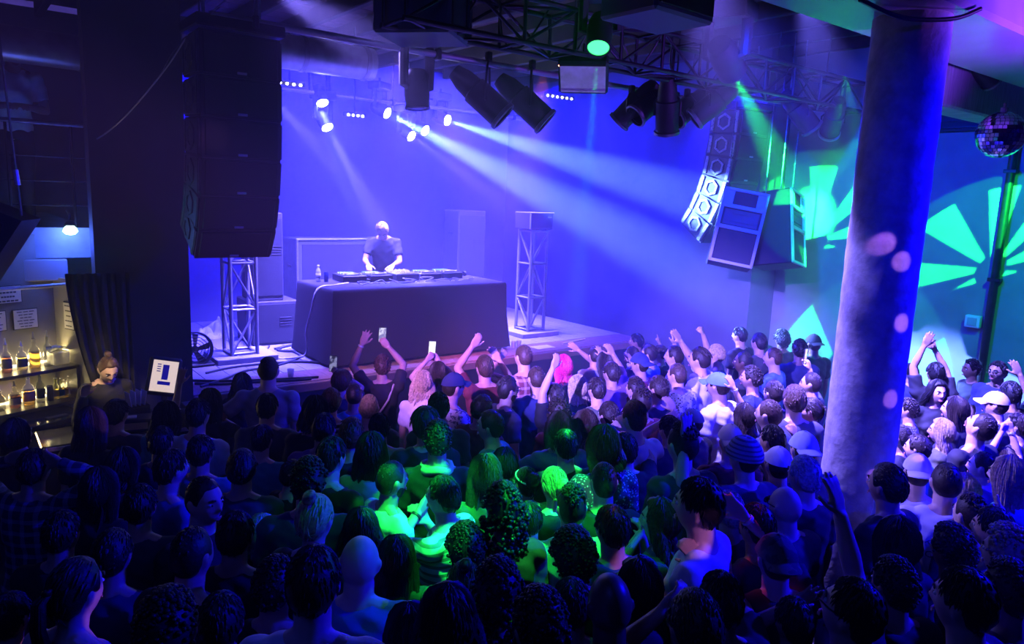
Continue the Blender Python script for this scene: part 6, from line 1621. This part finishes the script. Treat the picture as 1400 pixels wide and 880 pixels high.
def build_crowd():
    pos, sc = place_crowd(); rng = random.Random(3)
    for i, r in enumerate(CROWD):
        px, py, turn, hair, hc, shirt, pose, skin, label, o = r
        x, y = pos[i]; s = sc[i]; fem = int(o.get('fem', hair in FEMH))
        va = math.atan2(y, x)                                           # direction of sight
        if turn == 'a': fa = math.atan2(DJP[1] - y, DJP[0] - x) + R(rng.uniform(-9, 9)); rel = math.degrees(va - fa)
        else: fa = va - R(turn); rel = turn
        rz = fa - pi / 2
        wd = o.get('wide', 1.0) * (1 if hair in FEMH else rng.choice((.98, 1.0, 1.03)))
        Mi = np.array((Matrix.Translation((x, y, 0)) @ Matrix.Rotation(rz, 4, 'Z') @ Matrix.Diagonal((s * wd, s * wd, s, 1))).inverted())
        kw = dict(right=pose[0], left=pose[1], fem=fem, lean=o.get('lean', 0), pitch=o.get('pitch', 0), sleeve=o.get('sleeve', 1))
        for key, side in (('tr', 1), ('tl', -1)):
            if key not in o: continue
            S = np.array((Matrix.Translation((x, y, 0)) @ Matrix.Rotation(rz, 4, 'Z')) @ Vector((side * .18 * s, 0, 1.42 * s)))
            d = nrm(np.array(ray(*o[key]))); C0 = np.array((0, 0, CAMZ)); tc = (S - C0).dot(d); q = C0 + d * tc; dist = np.linalg.norm(q - S); reach = .46 * s
            if dist < reach: q = C0 + d * (tc + .7 * math.sqrt(reach * reach - dist * dist))
            L = np.array((*q, 1.0)); kw[key] = (Mi @ L)[:3]; kw['hr' if side > 0 else 'hl'] = o.get('hr' if side > 0 else 'hl', 'open')
            if o.get('phone'): kw['hr' if side > 0 else 'hl'] = 'grip' if (side > 0 or o.get('phone2')) else o.get('hl', 'open')
        spec = dict(pose=kw, skin=skin, shirt=shirt, jeans=JEANS[rng.randrange(3)], shoe=SHOE[rng.randrange(2)], hair=hair, hc=hc, seed=rng.randrange(3), hat=o.get('hat'), face=o.get('face', abs(rel) > 40), x=o.get('x', ()), wide=wd, under='bob' if (o.get('hat') and fem) else 'fade')
        ob, g = person((x, y, 0), rz, s, spec, label, 'audience')
        if o.get('phone'):
            Wp, h, nn, sg = g['J']['hand+1']; MW = ob.matrix_basis; p = np.array(MW @ Vector(Wp + h * .10 + nn * .035))
            if o.get('phone2'):
                W2, h2, n2, _ = g['J']['hand-1']; p = (p + np.array(MW @ Vector(W2 + h2 * .10 + n2 * .035))) / 2 + np.array((0, 0, .05))
            else: p = p + np.array((0, 0, .045))
            v = Vector((p[0], p[1], p[2] - CAMZ)).normalized()           # the screen faces its owner, that is away from the stage
            f = Vector((cos(fa), sin(fa), -.1 if False else 0)); zz = Vector((.06, 0, 1)).normalized(); yy = (f - zz * f.dot(zz)).normalized(); xx = yy.cross(zz)
            phone({'light': 'pale phone held high by the curly haired person', 'white': 'bright white phone held up with two hands at the stage', 'dark': 'phone filming the stage above a dark haired head', 'warm': 'warm glowing phone beside the column'}[o['phone']],
                  Matrix(((xx.x, yy.x, zz.x, p[0]), (xx.y, yy.y, zz.y, p[1]), (xx.z, yy.z, zz.z, p[2]), (0, 0, 0, 1))), M_phone[o['phone']])
        if o.get('print'):
            bv = BVHTree.FromPolygons([v.co for v in g['shirt'].vertices], [p.vertices for p in g['shirt'].polygons])
            pr = MB()
            def glyphs(txt, cx, cz, h, arc):
                for k, chx in enumerate(txt):
                    c = bpy.data.curves.new('t', 'FONT'); c.body = chx; c.size = h; c.align_x = 'CENTER'; c.align_y = 'CENTER'; c.resolution_u = 2
                    to = bpy.data.objects.new('t', c); COL.objects.link(to); me = bpy.data.meshes.new_from_object(to.evaluated_get(bpy.context.evaluated_depsgraph_get()))
                    u = k - (len(txt) - 1) / 2; a = u * arc; X0 = cx - (sin(a) * .12 if arc else u * h * .8) * -1 * 1; Z0 = cz + (cos(a) * .12 - .12 if arc else 0)
                    vs = []
                    for vv in me.vertices:
                        lx, lz = vv.co.x * cos(-a) - vv.co.y * sin(-a), vv.co.x * sin(-a) + vv.co.y * cos(-a)
                        wx, wz = X0 + lx, Z0 + lz
                        hit = bv.ray_cast(Vector((wx, -1, wz)), Vector((0, 1, 0)))[0]
                        vs.append((wx, (hit.y if hit else -.12) - .004, wz))
                    pr.add(vs, [tuple(p.vertices) for p in me.polygons]); bpy.data.objects.remove(to); bpy.data.meshes.remove(me); bpy.data.curves.remove(c)
            glyphs('TILLA', 0, 1.33, .055, .34); glyphs('CITY', 0, 1.235, .06, 0); glyphs('BA', .13, 1.30, .05, 0)
            q = child('shirt_lettering', pr.mesh('shirt_lettering'), None, ob); q.data.materials.append(mat('shirt_ink', (.06, .06, .14), .8)); q['kind'] = 'stuff'
build_crowd()

# ------------------------------------------------------------------ DJ, bartender, person on the mezzanine
def staff(head_px, zfloor, hz, s, turn, spec, label, yfix=None):
    p = aty(head_px[0], head_px[1], hz) if hz > 3 else at(head_px[0], head_px[1], zfloor + hz * s); x, y = p.x, p.y
    fa = math.atan2(y, x) - R(turn); rz = fa - pi / 2
    # the head leans ahead of the feet
    g = body_meshes(**spec['pose']); hx = g['J']['head'].translation * s
    off = Matrix.Rotation(rz, 4, 'Z') @ Vector((hx.x, hx.y, 0))
    return person((x - off.x, y - off.y, zfloor), rz, s, spec, label, None)
def hz_of(**kw): return body_meshes(**kw)['J']['head'].translation.z
kw = dict(right='j', left='j', lean=20, pitch=-38, sleeve=1)
staff((523, 314), SZ, 9.12, 1.0, 186, dict(pose=kw, skin='t', shirt='k', jeans=JEANS[1], shoe=SHOE[0], hair='djcut', hc='y', seed=1, face=1), 'DJ with blond hair and dark tee leaning over the gear on stage')
kw = dict(right='c', left='b', lean=6, pitch=-28, yaw=0, fem=1, sleeve=2)
staff((148, 505), 0, hz_of(**kw), .95, 163, dict(pose=kw, skin='l', shirt='k', jeans=JEANS[1], shoe=SHOE[0], hair='topbun', hc='n', seed=0, face=1), 'bartender woman in black top looking down, hand at her neck')
kw = dict(right='r', left='r', lean=30, pitch=-10, sleeve=1)
staff((22, 122), 2.66, 8.2, 1.0, 170, dict(pose=kw, skin='t', shirt='w', jeans=JEANS[1], shoe=SHOE[0], hair='short', hc='k', seed=0, face=1), 'man in pale t-shirt leaning on the mezzanine railing at upper left')
